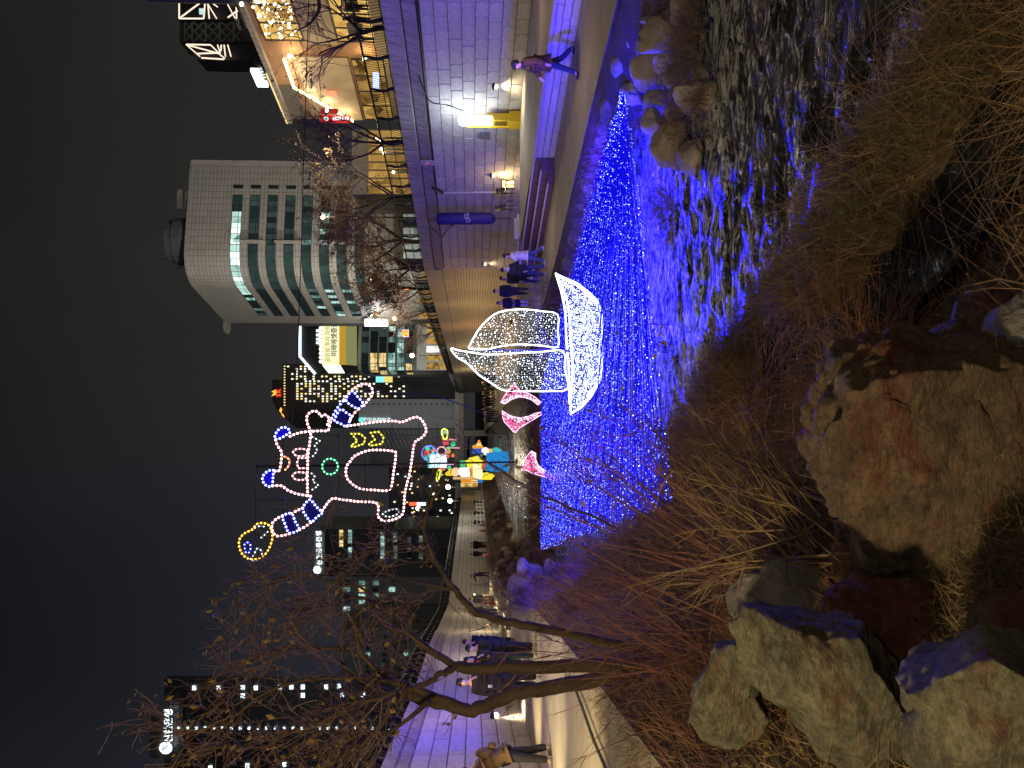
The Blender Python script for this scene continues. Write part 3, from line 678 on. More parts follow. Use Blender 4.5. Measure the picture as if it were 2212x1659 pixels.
lantern('figure_lantern', 'glowing yellow and cream figure lantern standing beside the blue lantern truck', 68, [
    ('head', ell(610, 1140, 50, 50), (1.,.55,.3), 2, 1), ('hat', [(480,1160),(550,1100),(590,1120),(580,1180),(500,1180)], (1.,.75,.05), 1.4, .8),
    ('torso', [(660,1095),(780,1090),(790,1190),(690,1195),(640,1150)], (.9,.95,.9), 2.2, 1), ('belt', [(790,1110),(820,1110),(820,1185),(790,1185)], (.8,.35,.05), 1.2, .9),
    ('coat', [(830,1050),(930,1060),(960,1180),(920,1230),(830,1190)], (1.,.85,.4), 2.4, 1), ('scarf', [(920,1170),(1000,1150),(1100,1180),(1060,1230),(930,1230)], (1.,.8,.05), 1.6, .9),
    ('drop', ell(920, 1245, 35, 25), (.03,.25,.9), 1.2, .7), ('tray', [(690,1240),(810,1230),(810,1262),(695,1265)], (1.,.35,.03), 1.3, .6), ('stand', [(580,1205),(890,1200),(890,1222),(580,1225)], (1.,.6,.25), 1.2, .5), ('cuff', ell(1030, 1080, 0.1, 0.1, 4), (1,1,1), .1, .1)][:-1])
lantern('band_lantern', 'tall yellow lantern with an orange back and green cap beside the lantern truck', 72, [
    ('body', [(740,1000),(900,980),(950,1000),(950,1060),(760,1075)], (1.,.8,.05), 1.8, 1), ('cap', [(665,1005),(740,1000),(740,1070),(670,1070)], (.1,.75,.25), 1.2, .9),
    ('panel', [(920,1010),(985,1000),(985,1110),(915,1110)], (.9,.2,.06), 1.1, .8), ('horn', [(770,970),(900,935),(945,930),(900,985),(790,990)], (1.,.85,.1), 1.6, .6), ('hose', [(890,940),(940,920),(945,950),(900,975)], (.1,.7,.3), 1., .6)])
lantern('cart_lantern', 'small blue and orange cart lantern with a red knob, rightmost of the lanterns', 74, [
    ('box', [(815,840),(935,840),(945,910),(815,905)], (.05,.15,.7), 1.1, 1), ('ring', ell(882, 876, 18, 18), (.8,.9,1.), 1.6, .3), ('roof', [(820,820),(860,800),(950,810),(960,838),(830,840)], (1.,.4,.05), 1.4, 1), ('knob', ell(905, 760, 18, 22), (1.,.3,.05), 1.6, .5), ('post', [(880,775),(930,775),(935,808),(870,808)], (1.,.8,.3), 1.6, .5)])
lantern('fish_lantern', 'pale glowing lantern with teal fins between the cart and the truck lanterns', 71, [
    ('body', ell(985, 880, 50, 45), (1.,.8,.75), 2., 1), ('cheek', ell(1050, 880, 28, 30), (1.,.6,.1), 1.5, .8), ('fin', [(1070,850),(1120,830),(1185,860),(1170,890),(1100,890)], (.08,.65,.7), 1.2, .7), ('spot', ell(990, 885, 14, 14, 6), (.9,.1,.1), 1., .3)])
lantern('wheel_lantern', 'round neon wheel of red and green rosettes above the coloured lanterns', 80, [
    ('rim', ell(285, 900, 92, 92, 12), (.15,.25,1.), 2.4, .1), ('rosette', ell(250, 900, 42, 42, 8), (1.,.12,.12), 1.5, .3), ('rosette', ell(265, 845, 30, 30, 8), (.1,.9,.5), 1.3, .3), ('rosette', ell(330, 865, 26, 26, 8), (1.,.4,.15), 1.5, .3), ('rosette', ell(255, 950, 34, 30, 8), (.1,.9,.6), 1.3, .3), ('rosette', ell(335, 905, 24, 24, 8), (.2,.9,.8), 1.3, .3)])
lantern('box_lantern', 'bright white glowing box lantern with a pink trim below the neon wheel', 79, [
    ('screen', [(285,930),(495,920),(500,1080),(280,1082)], (.75,1.,1.), 2.2, 1.5), ('band', [(268,925),(300,920),(295,1084),(270,1084)], (.1,.7,.8), 1.3, 1.6), ('heart_rim', ell(440, 870, 55, 50, 8), (1.,.5,.6), 1.8, .2), ('flower', ell(455, 1090, 40, 30, 8), (1.,.2,.2), 1.2, .3)])
lantern('tree_lantern', 'green and red neon rosettes with pink bars below the neon wheel', 78, [
    ('rosette', ell(525, 840, 25, 22, 8), (.2,.9,.3), 1.3, .3), ('rosette', ell(530, 885, 26, 26, 8), (1.,.45,.1), 1.6, .3), ('rosette', ell(515, 940, 24, 24, 8), (.9,.15,.15), 1.4, .3), ('rosette', ell(580, 930, 24, 24, 8), (1.,.25,.1), 1.3, .3), ('rosette', ell(535, 1085, 26, 26, 8), (.1,.9,.4), 1.3, .3), ('bar', [(500,825),(665,830),(665,842),(500,838)], (1.,.4,.6), 1.6, .2), ('bar', [(500,1030),(590,1035),(590,1048),(500,1045)], (1.,.5,.9), 1.6, .2)])
lantern('bulb_lantern', 'yellow bulb-shaped neon lantern on a red and green base, topmost of the lanterns', 77, [
    ('rim', [(440,650),(445,610),(475,598),(508,615),(512,660),(500,720),(465,720),(455,690)], (.95,.95,.15), 2.4, .1), ('glass', ell(475, 640, 26, 26, 8), (.4,.8,.6), 1.2, .3), ('base', [(450,730),(530,735),(525,800),(450,805)], (.95,.12,.15), 1.3, .6), ('rosette', ell(580, 788, 32, 32, 8), (.05,.85,.4), 1.5, .3), ('bar', [(530,720),(640,725),(640,740),(530,738)], (1.,.35,.45), 1.5, .2)])
lantern('candle_lantern', 'slim yellow neon candle leaning at the left of the lantern group', 78, [
    ('rim', [(375,1220),(395,1115),(425,1120),(400,1225)], (.9,.95,.1), 2.2, .1), ('wick', [(415,1130),(445,1120),(440,1180),(420,1185)], (.6,.8,.1), 1.3, .2)])
light('blue_flood', 'SPOT', (4.0, 16.6, .8), 4400, (.035,.012,1.), .2, (10.6, 32, 4.2), 110, .8)
light('blue_flood', 'SPOT', (1.2, 30, 1.3), 2000, (.05,.02,1.), .2, (7.5, 50, 4), 100, .8)
light('blue_flood', 'SPOT', (-3.4, 18.5, 1.4), 2200, (.05,.02,1.), .2, (-10.2, 24, 4.0), 110, .8)
light('lantern_glow', 'POINT', D(1070, 1000, 66), 900, (1., .8, .5), .8)
# ---------------------------------------------------------------- buildings
def uvb(o):
    uv_ribbon(o); return o
def bx(mb, A, Bp, z0, z1, depth):
    # facade from A to B (plan points, left to right as seen), body extends behind
    A = Vector((A[0], A[1])); Bp = Vector((Bp[0], Bp[1])); d = (Bp-A).normalized(); n = Vector((-d.y, d.x))
    p = [A, Bp, Bp+n*depth, A+n*depth]
    mb.prism([(q.x, q.y, z0) for q in p], (0, 0, z1-z0)); return mb
def fr_pt(A, Bp, s, z, out=.0):
    A = Vector((A[0], A[1])); Bp = Vector((Bp[0], Bp[1])); d = (Bp-A).normalized(); n = Vector((d.y, -d.x)); q = A+d*s+n*out
    return Vector((q.x, q.y, z))
m_glass = mat('dark_glass', (.02,.045,.045), (.012,.025,.028), rough=.12, scale=.3, bump=0, spec=.8)
m_glass2 = mat('teal_glass', (.05,.10,.10), (.02,.05,.05), rough=.2, scale=.4, bump=0, spec=.8)
m_frame = mat('window_frame', (.03,.035,.035), rough=.5, bump=0)
e_win = [emit_room('lit_pane', (.62,.95,.85), (.12,.28,.25), .9, .5), emit_room('lit_pane', (.40,.70,.62), (.06,.14,.13), .45, .6), emit_room('lit_pane', (.85,1.,.95), (.25,.45,.40), 1.5, .5), emit_room('lit_pane', (1.,.78,.35), (.4,.25,.07), 1., .5), emit('lit_pane', (.25,.40,.38), .15), emit('lit_pane', (.35,.55,.52), .09)]
e_spark = emit('lit_window', (.95,.92,.7), 1.6); e_sparkw = emit('lit_window_cool', (.8,.95,1.), 2.2); e_sparky = emit('lit_window_warm', (1.,.72,.25), 1.5)
def window_strip(root, A, Bp, s0, s1, z0, z1, n, pick, sub=True, frame=.08, name='window'):
    mb = MB()
    a, b, c, d = fr_pt(A, Bp, s0, z0, .02), fr_pt(A, Bp, s1, z0, .02), fr_pt(A, Bp, s1, z1, .02), fr_pt(A, Bp, s0, z1, .02)
    inn = (fr_pt(A, Bp, s0, z0, -.35)-a)
    # reveal + back
    mb.quad(a+inn*.0, b, b+inn, a+inn); mb.quad(d, c, c+inn, d+inn)
    for k in range(n+1):
        s = s0+(s1-s0)*k/n; mb.prism([fr_pt(A, Bp, s-frame/2, z0, .05), fr_pt(A, Bp, s+frame/2, z0, .05), fr_pt(A, Bp, s+frame/2, z1, .05), fr_pt(A, Bp, s-frame/2, z1, .05)], inn*.2)
    for z in (z0, z1, z0+(z1-z0)*.32):
        mb.prism([fr_pt(A, Bp, s0, z-frame/2, .055), fr_pt(A, Bp, s1, z-frame/2, .055), fr_pt(A, Bp, s1, z+frame/2, .055), fr_pt(A, Bp, s0, z+frame/2, .055)], inn*.15)
    w = mb.build(name, m_frame, root)
    for k in range(n):
        q = MB(); t0 = s0+(s1-s0)*k/n; t1 = s0+(s1-s0)*(k+1)/n
        q.quad(fr_pt(A, Bp, t0, z0, .03), fr_pt(A, Bp, t1, z0, .03), fr_pt(A, Bp, t1, z1, .03), fr_pt(A, Bp, t0, z1, .03))
        q.build('pane', pick(k), w)
def lit_dots(root, A, Bp, s0, s1, z0, z1, nx, nz, prob, mats, w=.6, h=.5, rng=R, name='lit_windows'):
    mb = MB()
    for i in range(nx):
        for j in range(nz):
            if rng.random() < (prob(i, j) if callable(prob) else prob):
                s = s0+(s1-s0)*(i+.5)/nx; z = z0+(z1-z0)*(j+.5)/nz; hw = (s1-s0)/nx*w/2; hh = (z1-z0)/nz*h/2; mb.cm = rng.randrange(len(mats))
                mb.quad(fr_pt(A, Bp, s-hw, z-hh, .05), fr_pt(A, Bp, s+hw, z-hh, .05), fr_pt(A, Bp, s+hw, z+hh, .05), fr_pt(A, Bp, s-hw, z+hh, .05))
    return mb.build(name, mats, root, False, 'stuff') if mb.v else None
def sign_text(root, body, loc, size, d2, m, ext=.03, name='lettering', align='LEFT', sx=1., up=Vector((0,0,1)), bold=0.):
    c = bpy.data.curves.new('text', 'FONT'); c.body = body; c.size = size; c.extrude = ext; c.align_x = align; c.resolution_u = 2; c.offset = bold
    o = bpy.data.objects.new('tmp', c); COL.objects.link(o); bpy.context.view_layer.update()
    me = bpy.data.meshes.new_from_object(o.evaluated_get(bpy.context.evaluated_depsgraph_get())); bpy.data.objects.remove(o)
    d2 = (Vector((d2[0], d2[1], 0)) if len(d2) == 2 else Vector(d2)).normalized(); n = d2.cross(up)
    mtx = Matrix((d2*sx, up, n)).transposed().to_4x4(); mtx.translation = Vector(loc)-(WL[root.name] if root is not None else Vector())
    me.transform(mtx); me.materials.clear(); me.materials.append(m); me.name = name
    ob = bpy.data.objects.new(name, me); link(ob, root); WL[ob.name] = WL[root.name].copy() if root is not None else Vector(); return ob
def at_u(y, d): return D(1000, y, d).x          # plan x of a photo row at distance d
def at_z(x, d): return D(x, 800, d).z

# --- cream tiled office block with strip windows
rngb = random.Random(11)
m_cream = gridmat('cream_tile', (.44,.42,.38), (.22,.21,.19), 1.15, .62, rough=.5, mortar=.05, noise_amt=.3)
S_ = 1.37
CA = (13.1*S_, 95*S_); CB = (27.6*S_, 97.7*S_); CE = (8.7*S_, 111.5*S_); zt = 34.9*S_+3.6
cream = thing('office_building', 'cream tiled office block with long strip windows and a rounded corner above the street trees', 'building', (CA[0], CA[1], Z_RR))
rc = 5.6
dv = (Vector(CB)-Vector(CA)).normalized(); ev = (Vector(CE)-Vector(CA)).normalized(); Av = Vector(CA)
fa = Av+dv*rc; fe = Av+ev*rc
arc = [((1-t)**2*fe+2*t*(1-t)*Av+t*t*fa) for t in [i/8 for i in range(9)]]
plan = [Vector(CE)]+arc+[Vector(CB), Vector(CB)+ev*18, Vector(CE)+dv*12]
mb = MB(); mb.prism([(p.x, p.y, Z_RR-.5) for p in plan], (0, 0, zt-Z_RR+.5)); uvb(mb.build('wall', m_cream, cream))
rim = MB(); rim.prism([(p.x, p.y, zt) for p in plan], (0, 0, .35)); rim.build('parapet', m_coping, cream)
mb = MB(); mb.box((CB[0]+.05, CB[1]-.35, (zt+Z_RR)/2), (.45, .5, zt-Z_RR)); mb.build('corner_strip', m_coping, cream)
rows = [507.6, 548, 586.5, 625, 665, 700, 738]
H0 = 1022
def zrow(x, d=95*S_+1): return at_z(x, d)
fL = (Vector(CB)-fa).length
flo = [zrow(r) for r in rows]; step = (flo[0]-flo[5])/5
flo = [flo[0]-step*i for i in range(8)]
hh = step*.27
seg_e = (Vector(CE)-fe).length
for i, z in enumerate(flo):
    lit = {0: [2, 0, 0, 1, 0, 2], 5: [0, 1, 2, 0], 4: [5, 4, 1, 5]}.get(i, [5, 4, 5])
    def pk(k, i=i, lit=lit):
        if i == 0: return e_win[rngb.choice((0, 2, 0))] if k < 6 else m_glass2
        r = rngb.random(); return m_glass2 if r < .35 else (m_glass if r < .45 else e_win[rngb.choice(lit)])
    window_strip(cream, fa, CB, -.1, fL*.60, z-hh, z+hh, 9, pk)
    mb = MB(); o_ = window_strip(cream, fa, CB, fL*.685, fL*.725, z-hh, z+hh, 1, lambda k: m_glass)
    # rounded corner strip
    for j in range(8):
        w = window_strip(cream, arc[j], arc[j+1], 0, (arc[j+1]-arc[j]).length, z-hh, z+hh, 1, lambda k: (e_win[rngb.choice((0, 2))] if i == 0 else (m_glass2 if rngb.random() < .4 else e_win[rngb.choice((4, 5, 5))])), frame=.05)
    for j in (0,):
        window_strip(cream, CE, fe, seg_e*.24, seg_e-.02, z-hh, z+hh, 10, lambda k: (e_win[rngb.choice((0, 1, 5))] if i in (4, 5, 6, 0) and rngb.random() < .6 else m_glass))
# signboards at the corner
for z0, z1 in ((flo[2]+hh, flo[0]-hh*1.2), (flo[4]+hh*.5, flo[2]-hh*1.0), (flo[6]-hh, flo[5]+hh)):
    p = fr_pt(fa, CB, .25, (z0+z1)/2, .5); mb = MB(); mb.box(p, (.25, 1.2, z1-z0), math.atan2(dv.y, dv.x)); mb.build('blade_sign', m_coping, cream)
pt = fa+dv*3+ev*6
mb = MB()
for k in range(14):
    pass
drum = [(pt.x+4.2*math.cos(2*pi*i/16), pt.y+4.2*math.sin(2*pi*i/16)) for i in range(16)]
mb.prism([(a, b, zt) for a, b in drum], (0, 0, 3.6)); mb.prism([(pt.x+(a-pt.x)*.9, pt.y+(b-pt.y)*.9, zt+3.6) for a, b in drum], (0, 0, 1.2))
m_drum = gridmat('roof_drum', (.16,.17,.17), (.10,.10,.10), .8, 1., mortar=.04); uvb(mb.build('roof_drum', m_drum, cream))
for k in range(2):
    mb = MB(); q = fr_pt(fa, CB, 6.4+k*.2, zt+.6+k*1.3, -1.0); mb.prism([q+Vector((0, 0, -.45)), q+Vector((3.2, 0, -.45)), q+Vector((3.4, 0, .1)), q+Vector((2.9, 0, .5)), q+Vector((0, 0, .5))], (0, .8, 0)); mb.build('roof_duct', m_cream, cream)
mb = MB(); mb.tube([(pt.x-3, pt.y, zt+4), (pt.x-3, pt.y, zt+7.5)], .05, 4); mb.tube([(pt.x-4.5, pt.y, zt), (pt.x-4.5, pt.y, zt+4)], .05, 4); mb.build('antenna', m_frame, cream)
# canopy disc at the far roof corner
q = Vector(CE); mb = MB(); dsk = [(q.x-.6+1.7*math.cos(2*pi*i/18), q.y-1+1.7*math.sin(2*pi*i/18)) for i in range(18)]; mb.prism([(a, b, zt-.4) for a, b in dsk], (0, 0, .4)); mb.build('roof_canopy', m_cream, cream)
# dark side return with bay windows, white lit sign at street level
mb = MB(); a_ = fr_pt(CE, fe, -2.8, 0, -.4); b_q = fr_pt(CE, fe, .0, 0, -.1)
bx(mb, (a_.x, a_.y), (b_q.x, b_q.y), Z_RR, zt-3, 8); mb.build('stair_tower', gridmat('bay_glass', (.05,.055,.06), (.12,.12,.12), 1.4, 1.5, mortar=.06), cream)
sg = MB(); sg.box(D(813, 697, 148), (1.4, .4, 4.4)); sg.build('lit_sign', emit('white_sign', (.95,1.,1.), 3.), cream)
light('sign_spill', 'POINT', D(813, 690, 145), 600, (.8, .9, 1.), .8)

# --- brick restaurant on the right
def fpt(y, d0=None):
    r = ray(1000, y); tx = r.x/r.y
    Y = (24.1+.236*29.4)/(tx+.236); return (tx*Y, Y)
BA, BB, BC = fpt(262), fpt(110), fpt(-70)
zTop = at_z(590, BA[1]) if False else ZC+(1022-597)*K/F*fpt(190)[1]
rest = thing('restaurant_building', 'warmly lit brick restaurant with glazed upper floors and diners behind the right-hand railing', 'building', (BA[0], BA[1], Z_RR))
m_brick = gridmat('orange_brick', (.42,.20,.08), (.30,.24,.18), .22, .075, mortar=.012, noise_amt=.4, off=.5)
m_plast = mat('beige_render', (.44,.37,.27), (.34,.28,.20), scale=1., bump=.1)
m_gray = mat('grey_cladding', (.14,.14,.13), (.10,.10,.10), scale=.5, bump=.1)
e_room = emit_room('warm_room', (1.,.66,.20), (.42,.20,.04), 1.1, .8); e_room2 = emit_room('warm_room_dim', (.9,.52,.13), (.12,.06,.015), .6, .9); e_bulbw = emit('string_lamp', (1.,.9,.6), 7)
bd = Vector((BC[0]-BA[0], BC[1]-BA[1])).normalized(); Lb = (Vector(BC)-Vector(BA)).length; sB = (Vector(BB)-Vector(BA)).length
hT = zTop-Z_RR
def RZ(f): return Z_RR+hT*f
bw = MB(); bx(bw, BA, BC, Z_RR-.2, RZ(1)-.3, 9); uvb(bw.build('wall', m_brick, rest))
roof = MB(); p0 = fr_pt(BA, BC, -.2, RZ(1)-.3, .3); p1 = fr_pt(BA, BC, Lb, RZ(1)-.3, .3); bx(roof, (p0.x, p0.y), (p1.x, p1.y), RZ(1)-.3, RZ(1), 9.4); roof.build('roof_edge', m_coping, rest)
def bay(s0, s1, z0, z1, m, nm='window', out=.06, fr=.07, n=1):
    mb = MB(); mb.quad(fr_pt(BA, BC, s0, z0, out), fr_pt(BA, BC, s1, z0, out), fr_pt(BA, BC, s1, z1, out), fr_pt(BA, BC, s0, z1, out)); w = mb.build(nm, m, rest)
    f_ = MB()
    for k in range(n+1):
        s = s0+(s1-s0)*k/n; f_.box(fr_pt(BA, BC, s, (z0+z1)/2, out+.04), (fr, fr, z1-z0+fr), math.atan2(bd.y, bd.x))
    for z in (z0, z1): f_.box(fr_pt(BA, BC, (s0+s1)/2, z, out+.045), (s1-s0+fr, fr, fr), math.atan2(bd.y, bd.x))
    f_.build('frame', m_frame, w); return w
def slab(s0, s1, z0, z1, m, nm='floor_band', out=.12):
    mb = MB(); a, b, c, d = [fr_pt(BA, BC, s, z, out) for s, z in ((s0, z0), (s1, z0), (s1, z1), (s0, z1))]; mb.prism([a, b, c, d], fr_pt(BA, BC, 0, 0, -out+.02)-fr_pt(BA, BC, 0, 0, 0)); return mb.build(nm, m, rest)
sc = sB+.55
# right-hand glazed part
bay(sc+.2, Lb, RZ(.70), RZ(.93), e_room, n=4); slab(sc-.1, Lb, RZ(.50), RZ(.69), m_plast); bay(sc+.2, Lb, RZ(.26), RZ(.49), e_room, n=5); slab(sc-.1, Lb, RZ(.10), RZ(.25), m_plast, out=.95); bay(sc+.2, Lb, RZ(-.02), RZ(.09), e_room2, n=5)
# column lamps
for z in (.80, .34):
    p = fr_pt(BA, BC, sB-.35, RZ(z), .35); mb = MB(); mb.sph(p, .12, 1); mb.box(p+Vector((0, .1, .15)), (.2, .25, .08)); mb.build('wall_lamp', e_bulbw, rest); light('column_lamp', 'POINT', p+Vector((-.1, -.2, -.1)), 60, WARM, .1)
# left part: gable with a bright light strip
gl = slab(.1, sB-.75, RZ(.46), RZ(.80), m_plast, 'gable_band')
strip = MB(); g0, g1, g2 = fr_pt(BA, BC, sB-.8, RZ(.855), .25), fr_pt(BA, BC, sB*.52, RZ(.86), .25), fr_pt(BA, BC, .15, RZ(.53), .25)
strip.tube([g0, g1, g2], .09, 6); strip.build('light_strip', emit('strip', (1.,.88,.42), 6), rest)
for f in (.2, .5, .8):
    light('strip_spill', 'POINT', g1.lerp(g2, f)+Vector((-.25, -.35, -.3)), 45, WARM2, .15); light('strip_spill', 'POINT', g0.lerp(g1, f)+Vector((-.25, -.35, -.3)), 45, WARM2, .15)
bay(.2, sB-.9, RZ(.24), RZ(.44), e_room2, n=4); slab(.1, sB-.75, RZ(.15), RZ(.235), m_plast); bay(.2, sB-.9, RZ(-.02), RZ(.14), e_room, n=5)
em = MB()
for f, l in ((0, .5), (.22, .5), (.44, .5)): em.box(fr_pt(BA, BC, sB*.42+f, RZ(.62), .3), (.07, .06, l), math.atan2(bd.y, bd.x))
em.box(fr_pt(BA, BC, sB*.42+.22, RZ(.62)-.25, .3), (.5, .06, .07), math.atan2(bd.y, bd.x)); em.sph(fr_pt(BA, BC, sB*.42+.22, RZ(.62)-.02, .3), .15, 1)
for f in (0, .22, .44): em.sph(fr_pt(BA, BC, sB*.42+f, RZ(.62)+.38, .3), .05, 1)
em.build('emblem', emit('red_sign', (1.,.22,.12), 2.0), rest)
dk = slab(.0, sB*.5, RZ(.86), RZ(.985), m_gray, 'roof_terrace', .05); lt = MB(); lt.tube([fr_pt(BA, BC, -.1, RZ(1)+.02, .34), fr_pt(BA, BC, sB*.72, RZ(1)+.02, .34)], .05, 4); lt.build('eave_light', emit('eave', (1.,.78,.32), 1.2), rest)
sl_ = MB()
for _ in range(90):
    s = rngb.uniform(sc+.3, Lb-.1); z = RZ(rngb.uniform(.71, .925)); sl_.sph(fr_pt(BA, BC, s, z, .16), rngb.choice((.04, .06, .09)), 1)
for _ in range(60):
    s = rngb.uniform(.2, sB-.9); z = RZ(rngb.uniform(.0, .14)); sl_.sph(fr_pt(BA, BC, s, z, .16), rngb.choice((.03, .05)), 1)
sl_.build('string_lights', e_bulbw, rest, True, 'stuff')
for s, z, sz in ((sc+1.3, .37, .9), (sc+3.2, .37, .9)):
    mb = MB(); mb.box(fr_pt(BA, BC, s, RZ(z), .1), (sz, .08, sz), math.atan2(bd.y, bd.x)); mb.build('picture_frame', m_frame, rest)
sign_text(rest, 'ROOFTOP', fr_pt(BA, BC, sB*.58, RZ(1.02), .1), .33, bd, mat('roof_letter', (.4,.4,.38), bump=0), name='lettering')
sign_text(rest, 'OFFICE', fr_pt(BA, BC, sB*.95, RZ(1.11), -1.4), .3, bd, mat('roof_letter', (.4,.4,.38), bump=0), name='lettering')
mb = MB(); mb.box(fr_pt(BA, BC, sB*.52, RZ(1.09), -.4), (1.7, .2, .7), math.atan2(bd.y, bd.x)); mb.build('roof_sign', emit('roof_sign', (.75,.95,1.), 4.), rest)
for s0, s1, z1, dp in ((sB*.78, sB*1.02, 1.14, -2.5), (sB*1.08, sB*1.62, 1.13, -2.8), (sB*.88, sB*1.03, 1.22, -3.4)):
    mb = MB(); a = fr_pt(BA, BC, s0, 0, dp); b = fr_pt(BA, BC, s1, 0, dp); bx(mb, (a.x, a.y), (b.x, b.y), RZ(1)-.2, RZ(z1), 2.5); mb.build('plant_room', m_gray, rest)
light('street_lamp_glow', 'POINT', fr_pt(BA, BC, Lb*.5, RZ(.6), 6), 900, WARM2, .4)
# red coffee signs on the restaurant end wall
def box_sign(label, x0, x1, y0, y1, d, m, txt=None, tm=None, tsize=.4, grp='shop signs along the right-hand street'):
    r = thing('shop_sign', label, 'shop sign', tuple(D((x0+x1)/2, (y0+y1)/2, d)), grp)
    a = D(x0, (y0+y1)/2, d); b = D(x1, (y0+y1)/2, d); w = abs(D(x0, y0, d).x-D(x0, y1, d).x)
    mb = MB(); mb.box((a+b)/2, (w, .25, a.z-b.z)); mb.build('sign_box', m, r)
    return r, a, b, w
e_red = emit('red_lightbox', (.95,.03,.035), 1.1)
r, a, b, w = box_sign('vertical red coffee shop lightbox with white letters at the corner of the brick restaurant', 692, 757, 250, 264, 52, e_red)
sign_text(r, 'HOLLYS', (a.x-.09, 52-.14, a.z-.85), .30, (0, 0, -1), emit('letter_white', (1, 1, 1), 2.4), up=Vector((1, 0, 0)), bold=.012)
mb = MB(); mb.sph((a.x, 51.86, a.z-.42), .17, 2, (1, .15, 1)); mb.build('round_logo', emit('logo_white', (.8, 1, .9), 2.2), r)
r, a, b, w = box_sign('smaller red lightbox with a round white logo hung behind the vertical coffee sign', 693, 730, 236, 244, 51, emit('red_lightbox_dim', (.7,.03,.04), .6))
mb = MB(); mb.sph((a.x, 50.86, a.z-.42), .15, 2, (1, .15, 1)); mb.build('round_logo', emit('logo_white', (.8, 1, .9), 2.2), r)
# --- glass tower with light lines, far right
tw = thing('glass_tower', 'dark high-rise with slanted white light lines and a steel lattice, top right of the skyline', 'building', (D(500, 65, 210).x, 210, Z_RR))
def poly_face(root, nm, pts, d, m, depth=8):
    mb = MB(); mb.prism([D(x, y, d) for x, y in pts], (0, depth, 0)); return mb.build(nm, m, root)
m_tow = mat('tower_dark', (.03,.03,.032), (.02,.02,.022), scale=.2, bump=0, rough=.4)
poly_face(tw, 'wall', [(385,-20),(385,42),(600,42),(600,-20)], 212, m_tow); poly_face(tw, 'wall', [(400,94),(425,128),(475,130),(600,130),(600,94)], 212, m_tow); poly_face(tw, 'shaft', [(388,45),(388,92),(600,92),(600,45)], 214, mat('shaft_grey', (.06,.065,.07), (.045,.048,.05), scale=.3, bump=0))
e_tl = emit('tower_line', (1.,.80,.62), 1.3)
for a_, b_q in (((387,6),(387,40)),((387,40),(440,40)),((440,40),(443,5)),((387,40),(435,4)),((449,8),(452,40)),((446,4),(468,40)),((455,4),(470,15)),((492,10),(508,40)),((492,38),(510,25)),((510,8),(511,40)),((511,25),(520,20)),((402,96),(432,122)),((402,96),(455,97)),((455,97),(473,115)),((404,97),(471,115)),((424,116),(471,114)),((435,125),(484,128)),((471,115),(486,126)),((470,97),(476,115)),((478,97),(477,110)),((484,97),(487,122)),((492,97),(499,122))):
    ln = MB(); ln.tube([D(*a_, 209), D(*b_q, 209)], .21, 4); ln.build('light_line', e_tl, tw)
lat = MB()
for x in (400, 415, 445, 475, 505): lat.tube([D(x, 48, 213), D(x, 90, 213)], .35, 4)
for x in range(400, 520, 20):
    for y0, y1 in ((48, 68), (68, 90), (68, 48), (90, 68)): lat.tube([D(x, y0, 213), D(x+20, y1, 213)], .28, 4)
lat.build('lattice', mat('lattice_steel', (.11,.12,.12), bump=0), tw)
mb = MB(); mb.prism([D(x, y, 208.5) for x, y in ((430,18),(430,30),(440,30),(440,18))], (0, .4, 0)); mb.build('window', e_win[0], tw)
# edge of a roof corner at the very right
cor = thing('corner_building', 'pale roof corner with a hanging lamp cut off at the right edge of the picture', 'building', tuple(D(500, -10, 40)))
mb = MB(); mb.prism([D(x, y, 40) for x, y in ((318,-40),(318,2),(545,3),(545,-40))], (0, .12, 0)); mb.build('wall', m_brick, cor); mb = MB(); mb.prism([D(x, y, 39.8) for x, y in ((318,-40),(318,5),(330,5),(540,8),(540,-40))], (0, .08, 0)); mb.build('fascia', m_gray, cor); mb = MB(); mb.sph(D(522, 9, 39.6), .12, 1); mb.build('lamp', e_bulbw, cor)

# --- billboard building beyond the cream block
dB_ = 190
bb = thing('billboard_building', 'curved banded office with a big lit yellow advertising board on its roof corner', 'building', (at_u(750, dB_), dB_, Z_RR))
m_band = mat('band_concrete', (.27,.27,.24), (.22,.22,.20), scale=.3, bump=0)
xs = [at_u(y, dB_) for y in (690, 805)]
cvx = [(at_u(y, dB_), dB_+dd) for y, dd in ((812, 14), (808, 5), (800, 1.2), (785, 0), (740, 1), (690, 3))]
mb = MB(); zz0 = Z_RR; zz1 = at_z(772, dB_); mb.prism([(a, b, zz0) for a, b in cvx]+[(cvx[-1][0], dB_+25, zz0), (cvx[0][0], dB_+25, zz0)], (0, 0, zz1-zz0)); mb.build('wall', m_band, bb)
for i, (x0, x1) in enumerate(((780, 795), (799, 815), (818, 834), (838, 853), (857, 872), (876, 890))):
    for j in range(len(cvx)-1):
        A, Bp = cvx[j], cvx[j+1]; L_ = (Vector(A)-Vector(Bp)).length
        if j == 0: continue
        warm = (i in (1, 2) and j < 4) or (i == 5 and j < 3); cool = i in (3, 4)
        window_strip(bb, A, Bp, 0, L_, at_z(x1, dB_), at_z(x0, dB_), 4 if L_ > 6 else 2, lambda k: (e_win[3] if warm and rngb.random() < .8 else (e_win[rngb.choice((0, 1))] if cool and rngb.random() < .8 else (m_glass if rngb.random() < .7 else e_win[4]))), frame=.1)
def panel(root, nm, pts, d, m, th=.6):
    mb = MB(); mb.prism([D(x, y, d) for x, y in pts], (0, th, 0)); return mb.build(nm, m, root)
panel(bb, 'ad_board', [(696,690),(696,788),(733,788),(733,690)], dB_-4, emit('board_cream', (.95,.95,.55), 1.05))
